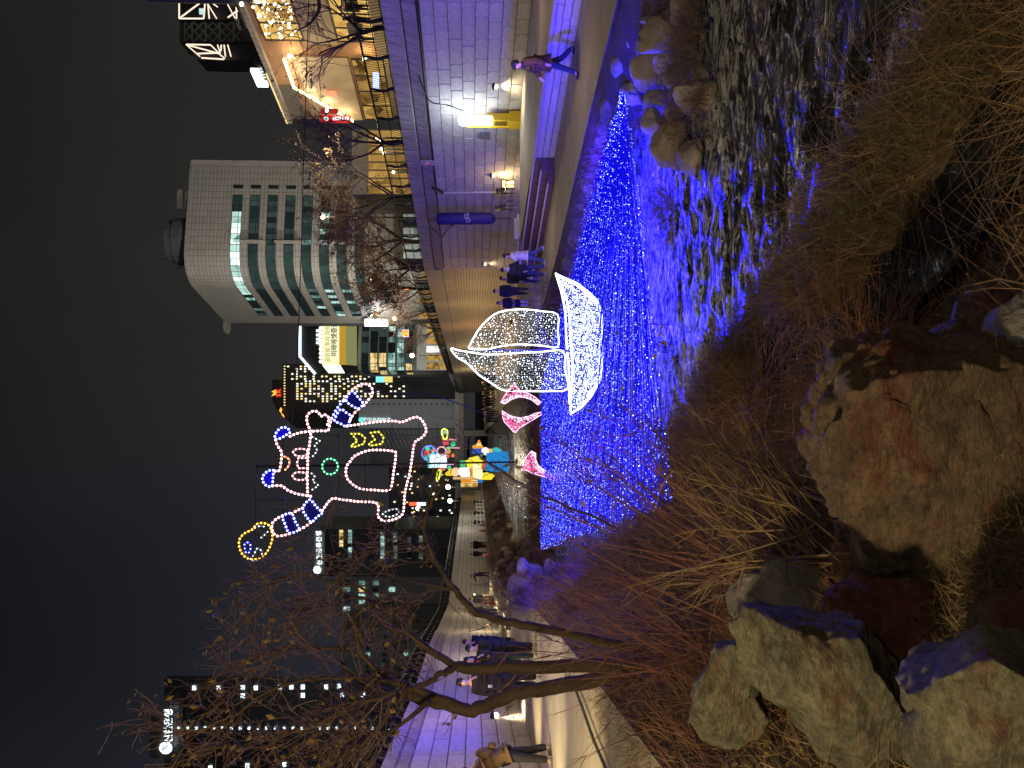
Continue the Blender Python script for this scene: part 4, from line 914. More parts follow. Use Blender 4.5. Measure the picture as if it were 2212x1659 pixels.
panel(bb, 'ad_stripe', [(733,690),(733,788),(747,788),(747,690)], dB_-4, emit('board_amber', (.75,.42,.05), .7)); panel(bb, 'fascia', [(748,690),(748,788),(770,790),(770,690)], dB_-3.8, emit('board_green', (.52,.55,.22), .45))
panel(bb, 'ad_board', [(696,788.5),(710,806),(744,806),(734,788.5)], dB_-3.9, emit('board_end', (.95,1.,.75), 2.2))
sign_text(bb, '글로벌 투자 파트너', D(712, 783, dB_-4.2), 1.3, (1, 0), emit('gold_text', (.62,.52,.05), .6), name='lettering', sx=.98)
sign_text(bb, '미래에셋증권', D(726.5, 770, dB_-4.2), 1.5, (1, 0), emit('navy_text', (.03,.06,.07), .3), name='lettering', bold=.03)
fl = MB()
for y in range(700, 790, 9): fl.sph(D(693, y, dB_-5), .45, 1)
fl.build('board_lamps', emit('board_lamp', (1.,.95,.7), 4), bb)
# slab with a lit white roof edge behind
wl2 = thing('dark_tower', 'unlit slab with a thin white light line along its roof edge behind the billboard', 'building', (at_u(750, 240), 240, Z_RR))
panel(wl2, 'wall', [(650,690),(650,770),(683,808),(1000,808),(1000,690)], 240, m_tow, 20)
mb = MB(); mb.tube([D(648, 690, 239), D(648, 770, 239), D(681, 808, 239)], .5, 4); mb.build('roof_line', emit('roof_line', (.8,.92,1.), 1.8), wl2)
lw = MB()
for y in (712, 721, 730, 738): lw.prism([D(x, yy, 239) for x, yy in ((683,y),(683,y+5),(690,y+5),(690,y))], (0, .3, 0))
lw.build('lit_window', e_sparkw, wl2)
# black tower with a red sign
dS = 320
sk = thing('black_tower', 'black high-rise with many small lit windows and a red roof sign behind the tiger arm', 'building', (at_u(850, dS), dS, Z_RR))
panel(sk, 'wall', [(588,820),(588,865),(600,890),(640,925),(1000,925),(1000,820)], dS, m_tow, 25); panel(sk, 'wall', [(610,786),(610,820),(1000,820),(1000,786)], dS-3, m_tow, 25)
mb = MB(); mb.cm = 0
for col, y0, y1, pr, xr in ((0, 790, 818, .5, (620, 860)), (1, 822, 868, .62, (640, 870))):
    for x in np.arange(xr[0], xr[1], 9.2):
        for y in np.arange(y0, y1, 5.4):
            if rngb.random() < pr*(1 if x < 780 else .5):
                mb.cm = rngb.choice((0, 0, 1)); mb.prism([D(a, b, dS-3.6-(0 if col else 3)) for a, b in ((x, y), (x, y+3.2), (x+4.2, y+3.2), (x+4.2, y))], (0, .3, 0))
for y in np.arange(790, 876, 6): mb.prism([D(a, b, dS-7) for a, b in ((613, y), (613, y+2.4), (616, y+2.4), (616, y))], (0, .3, 0))
mb.build('lit_windows', [e_spark, e_sparky], sk, False, 'stuff')
e_skr = emit('sk_red', (1.,.05,.03), 2.)
for k_, c_ in enumerate('SK'): sign_text(sk, c_, D(606, 857-8*k_, dS-3), 2.5, (1, 0), e_skr, name='letter', bold=.06)
def wing(pts, nm='butterfly', m=emit('sk_orange', (1.,.42,.05), 1.8)):
    panel(sk, nm, pts, dS-3, m, .4)
wing([(586,856),(592,848),(597,845),(596,852)]); wing([(586,846),(594,842),(597,846),(593,849)]); wing([(603,888),(606,880),(609,884),(607,892)]); wing([(607,892),(612,896),(614,902),(609,897)])
# pale tower with a public agency sign
dK = 230
kd = thing('pale_tower', 'blank pale grey tower wall with a column of small square holes and a lit sign', 'building', (at_u(900, dK), dK, Z_RR))
m_pale = gridmat('pale_panel', (.33,.34,.35), (.24,.25,.26), 3., 3., mortar=.06)
uvb(panel(kd, 'wall', [(775,862),(775,925),(1000,925),(1000,862)], dK, m_pale, 25))
mb = MB()
for x in np.arange(780, 990, 11.5): mb.prism([D(a, b, dK-.15) for a, b in ((x, 871), (x, 874.5), (x+5, 874.5), (x+5, 871))], (0, .3, 0))
mb.build('wall_openings', m_frame, kd, False, 'stuff')
mb = MB(); mb.sph(D(780, 907, dK-.6), .8, 2, (1, .2, 1)); mb.build('round_logo', emit('teal_logo', (.15,.75,.7), 1.2), kd)
for k, ch in enumerate('예금보험공사'): sign_text(kd, ch, D(791+10.5*k, 911, dK-.6), 1.4, (1, 0), emit('agency_text', (.75,.95,.95), 1.3), name='letter', bold=.015)
rib = thing('ribbed_building', 'dark block with pale vertical ribs standing behind the tiger body', 'building', (at_u(960, 235), 235, Z_RR))
panel(rib, 'wall', [(800,926),(800,1010),(1000,1010),(1000,926)], 236, m_tow, 20); mb = MB()
for x in np.arange(808, 935, 9):
    for y0, y1 in ((928, 948), (950, 968)): mb.prism([D(a, b, 235.5) for a, b in ((x, y0), (x+7, y1-2), (x+10, y1), (x+3, y0))], (0, .3, 0))
mb.build('ribs', mat('rib_grey', (.30,.30,.30), bump=0), rib, False, 'stuff')
# left skyline
def tower(nm, label, x0, y0, y1, d, m, dep=20, zb=None):
    r = thing(nm, label, 'building', (at_u((y0+y1)/2, d), d, Z_RL)); o = panel(r, 'wall', [(x0, y0), (x0, y1), (1015, y1), (1015, y0)], d, m, dep); return r
m_nightg = gridmat('night_curtain_wall', (.022,.024,.030), (.06,.062,.066), 5.5, 60, mortar=.12, noise_amt=.1, rough=.25)
dl = 150
sh = tower('bank_tower', 'black glass tower with a glowing white vertical sign and round logo, at the left edge', 355, 1468, 1760, dl, m_nightg, 2); 
panel(sh, 'sign_backing', [(325,1548),(322,1636),(345,1640),(356,1550)], dl-1.2, m_gray, .5)
bars = MB()
for x in np.arange(372, 900, 22.): bars.prism([D(a, b, dl-.25) for a, b in ((x, 1470), (x, 1740), (x+1.0, 1740), (x+1.0, 1470))], (0, .2, 0))
for y in np.arange(1490, 1700, 33.): bars.prism([D(a, b, dl-.3) for a, b in ((360, y), (900, y), (900, y+.7), (360, y+.7))], (0, .2, 0))
bars.build('mullions', mat('mullion', (.10,.10,.10), bump=0), sh, False, 'stuff')
def vsign(root, chars, x, y0, dy, d, size, m, logo=None, dx=0.):
    for k, ch in enumerate(chars): sign_text(root, ch, D(x+dx*k, y0+dy*k, d), size, (1, 0), m, name='letter', bold=.02, sx=1.05)
e_let = emit('sign_white', (.86,.95,1.), 2.4)
# the sign reads along the roof edge (left to right in the street)
vsign(sh, '신한은행', 371, 1605, -18.5, dl-1.5, 1.75, e_let)
mb = MB(); mb.sph(D(358, 1615.5, dl-1.5), 1.22, 2, (1, .12, 1)); mb.build('round_logo', e_let, sh)
mb = MB(); mb.tube([D(353, 1620, dl-1.7), D(357, 1615, dl-1.7), D(362, 1611, dl-1.7)], .10, 4); mb.build('logo_stroke', emit('logo_blue', (.1,.15,.55), .8), sh)
lw = MB()
for x in np.arange(383, 880, 19.): 
    if rngb.random() < .9: lw.prism([D(a, b, dl-.4) for a, b in ((x, 1571+rngb.uniform(-1, 1)), (x, 1576), (x+5, 1576), (x+5, 1571))], (0, .2, 0))
for x, y in ((415, 1482), (468, 1482), (520, 1481), (520, 1499), (548, 1482), (600, 1481), (625, 1480), (650, 1480), (650, 1498), (700, 1480), (728, 1478), (735, 1497), (780, 1497), (530, 1650), (610, 1648), (450, 1655)): lw.prism([D(a, b, dl-.4) for a, b in ((x, y), (x, y+9), (x+8, y+9), (x+8, y))], (0, .2, 0))
lw.build('lit_windows', e_sparkw, sh, False, 'stuff')
dm = 210
s2 = tower('bank_tower', 'dark office tower with lit floors and a white lettered roof sign beside the tiger foot', 690, 1143, 1245, dm, m_nightg)
for k, ch in enumerate('신한금융은행'): sign_text(s2, ch, D(694.5-.3*k, 1221-12.6*k, dm-1), 1.6, (1, 0), e_let, name='letter', bold=.02)
mb = MB(); mb.sph(D(685, 1231, dm-1), 1.05, 2, (1, .12, 1)); mb.build('round_logo', e_let, s2)
panel(s2, 'sign_backing', [(678,1150),(678,1240),(702,1243),(702,1150)], dm-.7, mat('sign_grey', (.30,.32,.32), bump=0), .4)
for x, y0, y1, mm in ((733, 1145, 1176, 3), (752, 1145, 1192, 0), (752, 1192, 1234, 4), (822, 1150, 1240, 0), (850, 1150, 1240, 1), (880, 1160, 1240, 4), (905, 1150, 1240, 1)):
    r_ = MB()
    for y in np.arange(y0, y1, 7.5):
        q = MB(); q.prism([D(a, b, dm-.5) for a, b in ((x, y), (x, y+6), (x+8, y+6), (x+8, y))], (0, .2, 0)); q.build('window', e_win[mm] if rngb.random() < .8 else m_glass, s2)
m_gb = mat('grey_block', (.17,.17,.165), (.13,.13,.13), scale=.2, bump=0)
g1_ = tower('office_block', 'grey stepped office block with scattered lit windows behind the tangled branches', 725, 1246, 1330, 190, m_gb)
for x in (742, 775, 805, 840):
    for y in np.arange(1255, 1325, 14.):
        q = MB(); q.prism([D(a, b, 189.5) for a, b in ((x, y), (x, y+9), (x+13, y+9), (x+13, y))], (0, .3, 0)); q.build('window', rngb.choice((e_win[0], e_win[3], m_glass, m_glass, e_win[1])), g1_)
g2_ = tower('office_block', 'low pale grey block with a row of square windows behind the left tree', 735, 1360, 1468, 170, mat('blue_grey_block', (.16,.17,.18), (.13,.14,.15), scale=.2, bump=0))
for x in (790, 826, 872):
    for y in np.arange(1372, 1462, 13.):
        q = MB(); q.prism([D(a, b, 169.5) for a, b in ((x, y), (x, y+6), (x+9, y+6), (x+9, y))], (0, .3, 0)); q.build('window', rngb.choice((m_frame, m_frame, e_win[0])), g2_)
g3_ = tower('office_block', 'plain dark slab filling the gap between the tiger foot and the ribbed building', 840, 1010, 1143, 260, m_tow)
lit_ = MB()
for _ in range(46):
    x, y = rngb.uniform(850, 985), rngb.uniform(1015, 1140); lit_.cm = rngb.randrange(3); lit_.prism([D(a, b, 259) for a, b in ((x, y), (x, y+2.5), (x+4, y+2.5), (x+4, y))], (0, .3, 0))
lit_.build('lit_windows', [e_spark, e_sparkw, e_sparky], g3_, False, 'stuff')
g4_ = tower('office_block', 'dim grey block between the stepped office and the square-windowed one', 800, 1328, 1362, 215, m_gray)
# street level shops on both banks
def shop(label, x0, x1, y0, y1, d, em, side):
    r = thing('shop', label, 'shop', (at_u((y0+y1)/2, d), d, Z_RR))
    panel(r, 'wall', [(x0, y0), (x0, y1), (x1, y1), (x1, y0)], d, m_gray, 6); n = max(2, int(abs(y1-y0)/16))
    for k in range(n):
        a = y0+(y1-y0)*(k+.12)/n; b = y0+(y1-y0)*(k+.88)/n; q = MB(); q.prism([D(xx, yy, d-.1) for xx, yy in ((x0+(x1-x0)*.25, a), (x0+(x1-x0)*.25, b), (x1-2, b), (x1-2, a))], (0, .05, 0)); q.build('window', em if k % 3 else rngb.choice((em, m_glass2)), r)
    return r
shop('low shop row with brown boards and warm windows behind the bowed railing and street trees', 760, 905, 280, 420, 52, e_room2, 1)
shop('low shop row with white-lit blinds behind the railing under the cream office block', 850, 935, 420, 560, 64, emit_room('blind_white', (.75,.85,.72), (.2,.22,.18), .55, .9), 1)
shop('dim shop row with warm and red lamps at the far end of the right-hand street', 885, 960, 560, 690, 88, e_room2, 1)
shop('small shops with coloured lights at the foot of the billboard building', 900, 985, 690, 800, 140, e_room2, 1)
r, a, b, w = box_sign('small white and blue lit shop sign at the foot of the billboard building', 870, 883, 712, 728, 120, emit('sign_bw', (.45,.6,1.), 2.2))
mb = MB(); mb.box(b+Vector((0, -.2, .5)), (w*.9, .1, 1)); mb.build('sign_trim', emit('sign_or', (1.,.4,.08), 2.), r)
r, a, b, w = box_sign('bright blue-white lit sign hung beyond the railing near the brick restaurant', 806, 818, 158, 190, 40, emit('sign_blue', (.4,.5,1.), 2.4))
r, a, b, w = box_sign('red and white lit sign on a far left-hand shop below the tiger foot', 884, 902, 1085, 1092, 160, emit('sign_red2', (1.,.1,.04), 2.))
mb = MB(); mb.box(b+Vector((0, -.2, -.8)), (w, .2, 1.8)); mb.build('sign_trim', emit('sign_w2', (.8,.9,1.), 2.2), r)
r, a, b, w = box_sign('cyan and yellow lit window poster beside the pale tower', 812, 844, 808, 826, 205, emit('poster_cyan', (.25,.85,.9), 1.2))
mb = MB(); mb.box(b+Vector((0, -.2, .6)), (w, .2, 2.2)); mb.build('sign_trim', emit('poster_y', (.9,.75,.2), 1.), r)
r, a, b, w = box_sign('orange neon loop sign among the street trees under the cream office block', 872, 905, 622, 626, 84, emit('sign_neon', (1.,.22,.05), 2.))
# ---------------------------------------------------------------- rocks
def rock_mesh(name, seed, rad, cuts=6, sub=4, rough=.16, strata=0., cut_lo=.62):
    rr = random.Random(seed); vs, fs = ico(sub); pl = []
    for _ in range(cuts):
        n = Vector((rr.gauss(0, 1), rr.gauss(0, 1), rr.gauss(0, 1))).normalized(); pl.append((n, rr.uniform(cut_lo, .88)))
    out = []
    off = Vector((seed*3.1, seed*1.7, 0))
    for v in vs:
        p = v.copy()
        for n, d in pl:
            e = p.dot(n)-d
            if e > 0: p -= n*e*.94
        q = p*1.6+off
        k = 1+rough*noise.noise(q)+rough*.5*noise.noise(q*2.3)+rough*.28*noise.noise(q*5.1)
        p = p*k
        if strata: p += p.normalized()*strata*noise.noise(Vector((p.x*.6+seed, p.y*.6, (p.z+p.x*.35)*9)))
        out.append(Vector((p.x*rad[0], p.y*rad[1], p.z*rad[2])))
    return MB().add(out, fs)
def rock(label, c, rad, seed, m, rz=0, group=None, sub=4, nm='rock', tilt=(0, 0), **kw):
    mb = rock_mesh(nm, seed, rad, sub=sub, **kw)
    me = mb.mesh(nm, smooth=True); me.materials.append(m); o = bpy.data.objects.new(nm, me); COL.objects.link(o); o.location = c; o.rotation_euler = (tilt[0], tilt[1], rz)
    return tag(o, label, 'rock', group)
def rockmat(name, base, alt, red, moss, redamt):
    m, t, o = newmat(name); p = node(t, 'ShaderNodeBsdfPrincipled'); L = t.links.new; L(p.outputs[0], o.inputs[0]); p.inputs['Roughness'].default_value = .75; p.inputs['Specular IOR Level'].default_value = .35
    tcn = node(t, 'ShaderNodeTexCoord'); mp = node(t, 'ShaderNodeMapping'); mp.inputs['Scale'].default_value = (1, 1, 2.2); mp.inputs['Rotation'].default_value = (.3, .2, 0); L(tcn.outputs['Object'], mp.inputs['Vector'])
    n1 = node(t, 'ShaderNodeTexNoise', Scale=2.8, Detail=12., Roughness=.74); L(mp.outputs[0], n1.inputs['Vector'])
    cr = node(t, 'ShaderNodeValToRGB'); cr.color_ramp.elements[0].position = .36; cr.color_ramp.elements[1].position = .66; cr.color_ramp.elements[0].color = (*alt, 1); cr.color_ramp.elements[1].color = (*base, 1); L(n1.outputs['Fac'], cr.inputs['Fac'])
    n2 = node(t, 'ShaderNodeTexNoise', Scale=1.7, Detail=10., Roughness=.68); L(mp.outputs[0], n2.inputs['Vector'])
    c2 = node(t, 'ShaderNodeValToRGB'); c2.color_ramp.elements[0].position = redamt; c2.color_ramp.elements[1].position = redamt+.12; L(n2.outputs['Fac'], c2.inputs['Fac'])
    mx = node(t, 'ShaderNodeMixRGB'); L(c2.outputs['Color'], mx.inputs['Fac']); L(cr.outputs['Color'], mx.inputs['Color1']); mx.inputs['Color2'].default_value = (*red, 1)
    n3 = node(t, 'ShaderNodeTexNoise', Scale=16., Detail=12., Roughness=.78); L(mp.outputs[0], n3.inputs['Vector'])
    c3 = node(t, 'ShaderNodeValToRGB'); c3.color_ramp.elements[0].position = .40; c3.color_ramp.elements[1].position = .58; c3.color_ramp.elements[0].color = (.22, .20, .18, 1); L(n3.outputs['Fac'], c3.inputs['Fac'])
    m2 = node(t, 'ShaderNodeMixRGB', blend_type='MULTIPLY'); m2.inputs['Fac'].default_value = .7; L(mx.outputs[0], m2.inputs['Color1']); L(c3.outputs['Color'], m2.inputs['Color2']); L(m2.outputs[0], p.inputs['Base Color'])
    nb = node(t, 'ShaderNodeTexNoise', Scale=6., Detail=15., Roughness=.76); L(mp.outputs[0], nb.inputs['Vector']); b = node(t, 'ShaderNodeBump', Strength=1., Distance=.12); L(nb.outputs['Fac'], b.inputs['Height']); L(b.outputs[0], p.inputs['Normal'])
    return m
m_big = rockmat('boulder_stone', (.27,.19,.12), (.075,.052,.042), (.17,.055,.035), None, .50)
m_grn = rockmat('weathered_stone', (.29,.27,.19), (.065,.062,.05), (.14,.055,.038), None, .55)
m_red = rockmat('red_stone', (.30,.10,.065), (.12,.045,.035), (.2,.15,.1), None, .7)
m_slate = mat('slate_rock', (.16,.15,.15), (.09,.085,.09), scale=4, bump=.8, dist=.05)
# big near boulder: traced extents, real thickness
def outline_rock(label, pts, d, depth, m, seed, sub=6, rough=.20, d2=None, nm='rock', flat=.35):
    # body whose silhouette follows the listed photo points, thick front to back
    c = [D(x, y, d) for x, y in pts]; cen = sum(c, Vector())/len(c); vs, fs = ico(sub)
    ex = Vector((1, 0, 0)); v0 = (cen-Vector((0, 0, ZC))).normalized(); ez = v0.cross(ex).normalized(); ez = -ez if ez.z < 0 else ez; ey = ex.cross(ez)*-1
    pol = sorted(((math.atan2((p-cen).dot(ez), (p-cen).dot(ex)), math.hypot((p-cen).dot(ez), (p-cen).dot(ex))) for p in c))
    an = np.array([a for a, r in pol]); rr_ = np.array([r for a, r in pol])
    def rad(a): return 1.13*float(np.interp(a, np.concatenate([an-2*pi, an, an+2*pi]), np.concatenate([rr_]*3)))
    out = []; rs = random.Random(seed); mr_ = float(np.mean(rr_))
    # chipped planes on the side that faces the camera
    pl = [(Vector((rs.gauss(0, .15), -1, rs.gauss(0, .2))).normalized(), .80)]
    for _ in range(13):
        n_ = Vector((rs.gauss(0, .9), -abs(rs.gauss(.7, .4)), rs.gauss(.1, .9))).normalized(); pl.append((n_, rs.uniform(.60, .84)))
    off = Vector((seed*2.3, seed, 0))
    for v in vs:
        w = v.copy()
        for _ in range(2):
            for n_, d_ in pl:
                e_ = w.dot(n_)-d_
                if e_ > 0: w -= n_*e_
        a = math.atan2(v.z, v.x); h0 = max(math.hypot(v.x, v.z), 1e-4); h = math.hypot(w.x, w.z); R_ = rad(math.atan2(w.z, w.x))
        # boxier towards the silhouette
        hb = h if v.y > 0 else h**.75
        p = ex*(w.x/max(h, 1e-4)*R_*hb)+ez*(w.z/max(h, 1e-4)*R_*hb)+v0*(w.y*depth)
        q = p*1.4+off; nn = (ex*w.x+ez*w.z+v0*w.y)
        k_ = rough*.35*noise.noise(q)+rough*.30*noise.noise(q*2.6)+rough*.75*abs(noise.noise(q*3.6))+rough*.40*abs(noise.noise(q*8.5))+rough*.12*noise.noise(q*20)-.032*max(0, 1-abs(noise.noise(q*1.25+Vector((5, 2, 1))))*10)-.03*max(0, 1-abs(noise.noise(q*2.9))*8)+rough*.30*max(0, noise.noise(Vector((q.x*1.2, q.y*1.2, q.z*6+q.x*2)))-.12)
        out.append(cen+p+nn*(k_*mr_*1.1))
    mb = MB(); mb.add(out, fs); me = mb.mesh(nm, cen, True); me.materials.append(m); o = bpy.data.objects.new(nm, me); COL.objects.link(o); o.location = cen
    return tag(o, label, 'rock')
outline_rock('large rough brown boulder with reddish veins at the water side of the near bank', [(1775,850),(1800,780),(1900,755),(2020,745),(2250,765),(2250,1240),(2040,1283),(1960,1285),(1880,1260),(1830,1180),(1790,1090),(1752,1010),(1755,930)], 4.35, .62, m_big, 3)
outline_rock('grey-green weathered boulder with dark red patches, left of the big brown boulder', [(1600,1400),(1640,1340),(1780,1330),(1930,1380),(1985,1480),(1960,1600),(1900,1665),(1800,1640),(1700,1560),(1620,1480)], 3.9, .45, m_grn, 8)
outline_rock('pale lichen-covered boulder filling the lowest corner of the near bank', [(1975,1440),(2060,1400),(2250,1400),(2250,1690),(2000,1690),(1970,1560)], 3.0, .5, m_grn, 14)
outline_rock('angular pinkish rock propped above the lichen-covered corner boulder', [(2090,1320),(2130,1290),(2250,1270),(2250,1430),(2130,1420),(2095,1380)], 3.35, .4, m_big, 21)
outline_rock('low grey-green slab of rock lying in dry grass beyond the weathered boulder', [(1490,1530),(1530,1440),(1590,1380),(1650,1400),(1640,1500),(1590,1600),(1520,1600)], 4.6, .35, m_grn, 27)
outline_rock('dark red rock face deep in the gap under the big brown boulder', [(1760,1320),(1850,1290),(2100,1300),(2200,1340),(2150,1500),(1900,1560),(1790,1450)], 4.3, .4, m_red, 33)
outline_rock('smooth brown rock sloping along the dark pool beside the big boulder', [(1955,735),(2050,690),(2150,630),(2260,600),(2260,700),(2150,745),(2020,752)], 4.6, .4, m_big, 41)
outline_rock('small slate-coloured rock at the bottom edge by the dark pool', [(2140,690),(2180,650),(2260,640),(2260,760),(2160,750)], 4.1, .3, m_slate, 45)
outline_rock('grey upright rock half hidden in twigs behind the big brown boulder', [(1580,1290),(1640,1250),(1760,1240),(1790,1320),(1700,1370),(1600,1360)], 5.6, .4, m_slate, 52)
# far bank rocks by the net's corner
fb = [('pale blue-lit square rock on the far bank nearest the right edge', 1375, 70, 46, 40, 1.0), ('large tan rock on the far bank with one bluish face', 1435, 85, 62, 55, 1.3), ('round brown rock on the far bank just behind the net corner stake', 1395, 165, 40, 45, .9),
      ('small tan rock at the water edge below the net corner stake', 1455, 165, 28, 26, .7), ('pointed pale rock jutting from the water edge with dry grass on it', 1500, 205, 45, 40, .8), ('long ochre rock lying along the water edge under the blue net', 1445, 320, 45, 62, 1.0),
      ('low ochre rock slab partly under water beside the long ochre rock', 1485, 340, 22, 58, .8), ('dark wet rock in the stream margin at the right edge', 1480, 25, 40, 30, .9), ('small grey stone sitting on top of the far bank rocks', 1345, 20, 26, 24, .6), ('mossy dark stone low on the bank between the path and the net cable', 1345, 260, 30, 28, .7)]
for i, (lb, x, y, rx, ry, dd) in enumerate(fb):
    g = G(x+rx*.5, y, .12); sc_ = g.y*K/F
    rock(lb, g+Vector((0, 0, rx*sc_*.45)), (ry*sc_*1.15, ry*sc_*.9, rx*sc_*1.05), 60+i, m_rock_b, rz=i*1.3, group='rocks on the far bank', cuts=12, cut_lo=.5, rough=.2)
for i, (x, y, rx, ry) in enumerate(((1352,62,26,30),(1330,105,24,30),(1368,118,30,32),(1402,105,34,32),(1420,45,30,34),(1450,50,26,34),(1340,160,24,22),(1372,205,24,26),(1415,210,26,28),(1440,125,26,30),(1475,100,24,32),(1420,265,24,34),(1462,240,22,30),(1395,5,34,32),(1345,-5,30,30),(1515,160,20,26))):
    g = G(x+rx*.4, y, .12); sc_ = g.y*K/F
    rock('angular tan rock packed in the bank pile at the near tip of the net', g+Vector((0, 0, rx*sc_*.55)), (ry*sc_*1.2, ry*sc_, rx*sc_*1.25), 160+i, m_rock_b, rz=i*.9, group='angular rocks packed round the net tip', cuts=14, cut_lo=.48, rough=.22)
rngr = random.Random(5); m_rock_d = mat('edging_rock', (.22,.19,.15), (.10,.085,.07), scale=4, bump=1., dist=.05, var=.4)
# stone edging line along the right-hand path
for i in range(44):
    y = 16+i*.62+rngr.uniform(-.1, .1); x = x_path_r(y)-.35+rngr.uniform(-.12, .12)
    if y > 43: break
    r_ = rngr.uniform(.16, .34)
    rock('rough edging stone set along the stream side of the right-hand path', (x, y, Z_R-.36), (r_, r_*1.5, .24), 200+i, m_rock_d, rngr.uniform(0, 3), 'edging stones along the right-hand path', sub=3, nm='edging_stone')
for i in range(52):
    y_ = rngr.uniform(31, 100); s_ = rngr.uniform(.05, .95); g = Vector((x_path_l(y_)+(x_water_l(y_)-x_path_l(y_))*s_+.2, y_, 0))
    rock('rough rock piled on the left bank beyond the blue net', (g.x, g.y, max(bank_h(g.x, g.y), 0)+.1), (rngr.uniform(.3, .8), rngr.uniform(.3, .6), rngr.uniform(.25, .55)), 300+i, m_rock_d, rngr.uniform(0, 3), 'rocks piled on the left bank', sub=3)
for i, (x, y) in enumerate(((1125,1225),(1128,1250),(1110,1265),(1140,1285),(1150,1240),(1112,1300),(1165,1260),(1185,1230),(1190,1270),(1130,1325))):
    g = D(x, y, 27+i*.3); h = max(bank_h(g.x, g.y), 0)
    rock('violet-lit rock among twigs on the left bank at the end of the net', (g.x, g.y, max(h, g.z)-.05), (rngr.uniform(.3, .5), .4, rngr.uniform(.25, .42)), 330+i, m_rock_b, i, 'violet-lit rocks at the left end of the net', sub=3)

# ---------------------------------------------------------------- grasses and twigs
def blades(name, label, n, place, hgt, m, seed, bend=.6, w=.006, seg=3, cat='grass'):
    rr = random.Random(seed); vs = []; fs = []; k = 0
    while k < n:
        p = place(rr)
        if p is None: continue
        k += 1; h = hgt*rr.uniform(.4, 1.3); a = rr.uniform(0, 2*pi); d = Vector((math.cos(a), math.sin(a), 0)); b = bend*rr.uniform(.3, 1.8); b0 = len(vs); sd = Vector((-d.y, d.x, 0))
        tl = Vector((rr.gauss(0, .3), rr.gauss(0, .3), 0)); kx = rr.gauss(0, .25)
        for j in range(seg+1):
            t = j/seg; q = p+Vector((0, 0, 1))*h*(t-.42*min(b, 1.3)*t*t)+d*h*b*t*t+tl*h*t+sd*h*kx*math.sin(t*3)
            ww = w*(1-t*.85); vs += [q-sd*ww, q+sd*ww]
        for j in range(seg): fs.append((b0+2*j, b0+2*j+1, b0+2*j+3, b0+2*j+2))
    o = MB().add(vs, fs).build(name, m); tag(o, label, cat, kind='stuff'); return o
m_grass = mat('bank_grass', (.105,.078,.038), (.038,.027,.018), scale=2.6, bump=0)
m_grass2 = mat('green_grass', (.085,.11,.035), (.05,.06,.02), scale=2, bump=0)
m_straw = mat('straw', (.21,.15,.075), (.12,.075,.04), scale=2, bump=0)
def on_bank(x0, x1, y0, y1, smin, smax, dens=None):
    def f(rr):
        y = y0+(y1-y0)*rr.random()**1.5; s = rr.uniform(smin, smax); x = x_path_l(y)+(x_water_l(y)-x_path_l(y))*s
        if not (x0 < x < x1): return None
        z = bank_h(x, y)
        if z < .0: return None
        if noise.noise(Vector((x*1.3, y*1.3, 5))) < -.45: return None
        return Vector((x, y, z-.02))
    return f
blades('bank_grass', 'matted brown-green grass covering the near bank beside the stream', 60000, on_bank(-6, 5, 3.2, 17, .2, 1.03), .30, m_grass, 1, .9, .0042)
blades('green_grass', 'fresh green grass tufts on the tongue of bank at the water edge', 3000, on_bank(-1, 5, 4.2, 11, .80, 1.0), .20, m_grass2, 2, .8, .006)
blades('dry_grass', 'tall dry straw and red stalks growing on the left bank', 12000, on_bank(-7, 1.2, 5.0, 17, .0, .85), .55, m_twig_red, 3, 1.3, .0042, 5)
blades('straw_grass', 'pale straw lying on the bank by the left path', 15000, on_bank(-6, .5, 2.6, 9, -.08, .40), .22, m_straw, 4, 1.1, .005)
blades('reed_grass', 'reddish brown reeds on the left bank beyond the near bushes', 12000, on_bank(-16, 0, 14, 70, .0, 1.), .8, m_twig, 5, 1.1, .008, 4)
blades('dry_stems', 'long thin dry stems leaning over the bank grass near the water', 5000, on_bank(-5, 5, 3.8, 15, .35, 1.02), .62, mat('pale_stem', (.24,.155,.08), (.11,.06,.035), scale=3, bump=0), 21, 1.0, .0036, 5)
def far_bank(rr):
    y = rr.uniform(38, 130); s = rr.uniform(.04, 1.0); x = x_path_l(y)+(x_water_l(y)-x_path_l(y))*s; return Vector((x, y, bank_h(x, y)-.02))
blades('far_brush', 'brown brush on the far left bank between the path and the stream', 9000, far_bank, .8, m_twig, 31, .9, .016, 3)
def tuft_places(cs, r):
    def f(rr):
        c = rr.choice(cs); return Vector((c[0]+rr.gauss(0, r), c[1]+rr.gauss(0, r), c[2]))
    return f
gp = [G(x, y, .25) for x, y in ((1490,60),(1505,120),(1470,150),(1520,215),(1440,30),(1400,250),(1430,430),(1450,470),(1500,70),(1465,265))]
blades('rock_grass', 'bleached grass tufts sprouting between the far bank rocks', 1500, tuft_places(gp, .22), .55, m_straw, 6, 1.2, .007, 4)
gp = [(x_, y_, -.05) for x_ in np.arange(-9, 2.0, .5) for y_ in (36.5, 38, 40, 43, 46)]
blades('island_reeds', 'brown reeds and brush standing in the stream beyond the far edge of the net', 9000, tuft_places(gp, .5), .95, m_twig, 17, .8, .012, 4)
gp = [(x_path_r(y)-.7, y, Z_R-.4) for y in np.arange(17, 42, .5)]
blades('path_grass', 'thin brown twiggy plants between the right-hand path edge and the net', 3600, tuft_places(gp, .3), .55, m_twig, 7, .5, .006, 4)
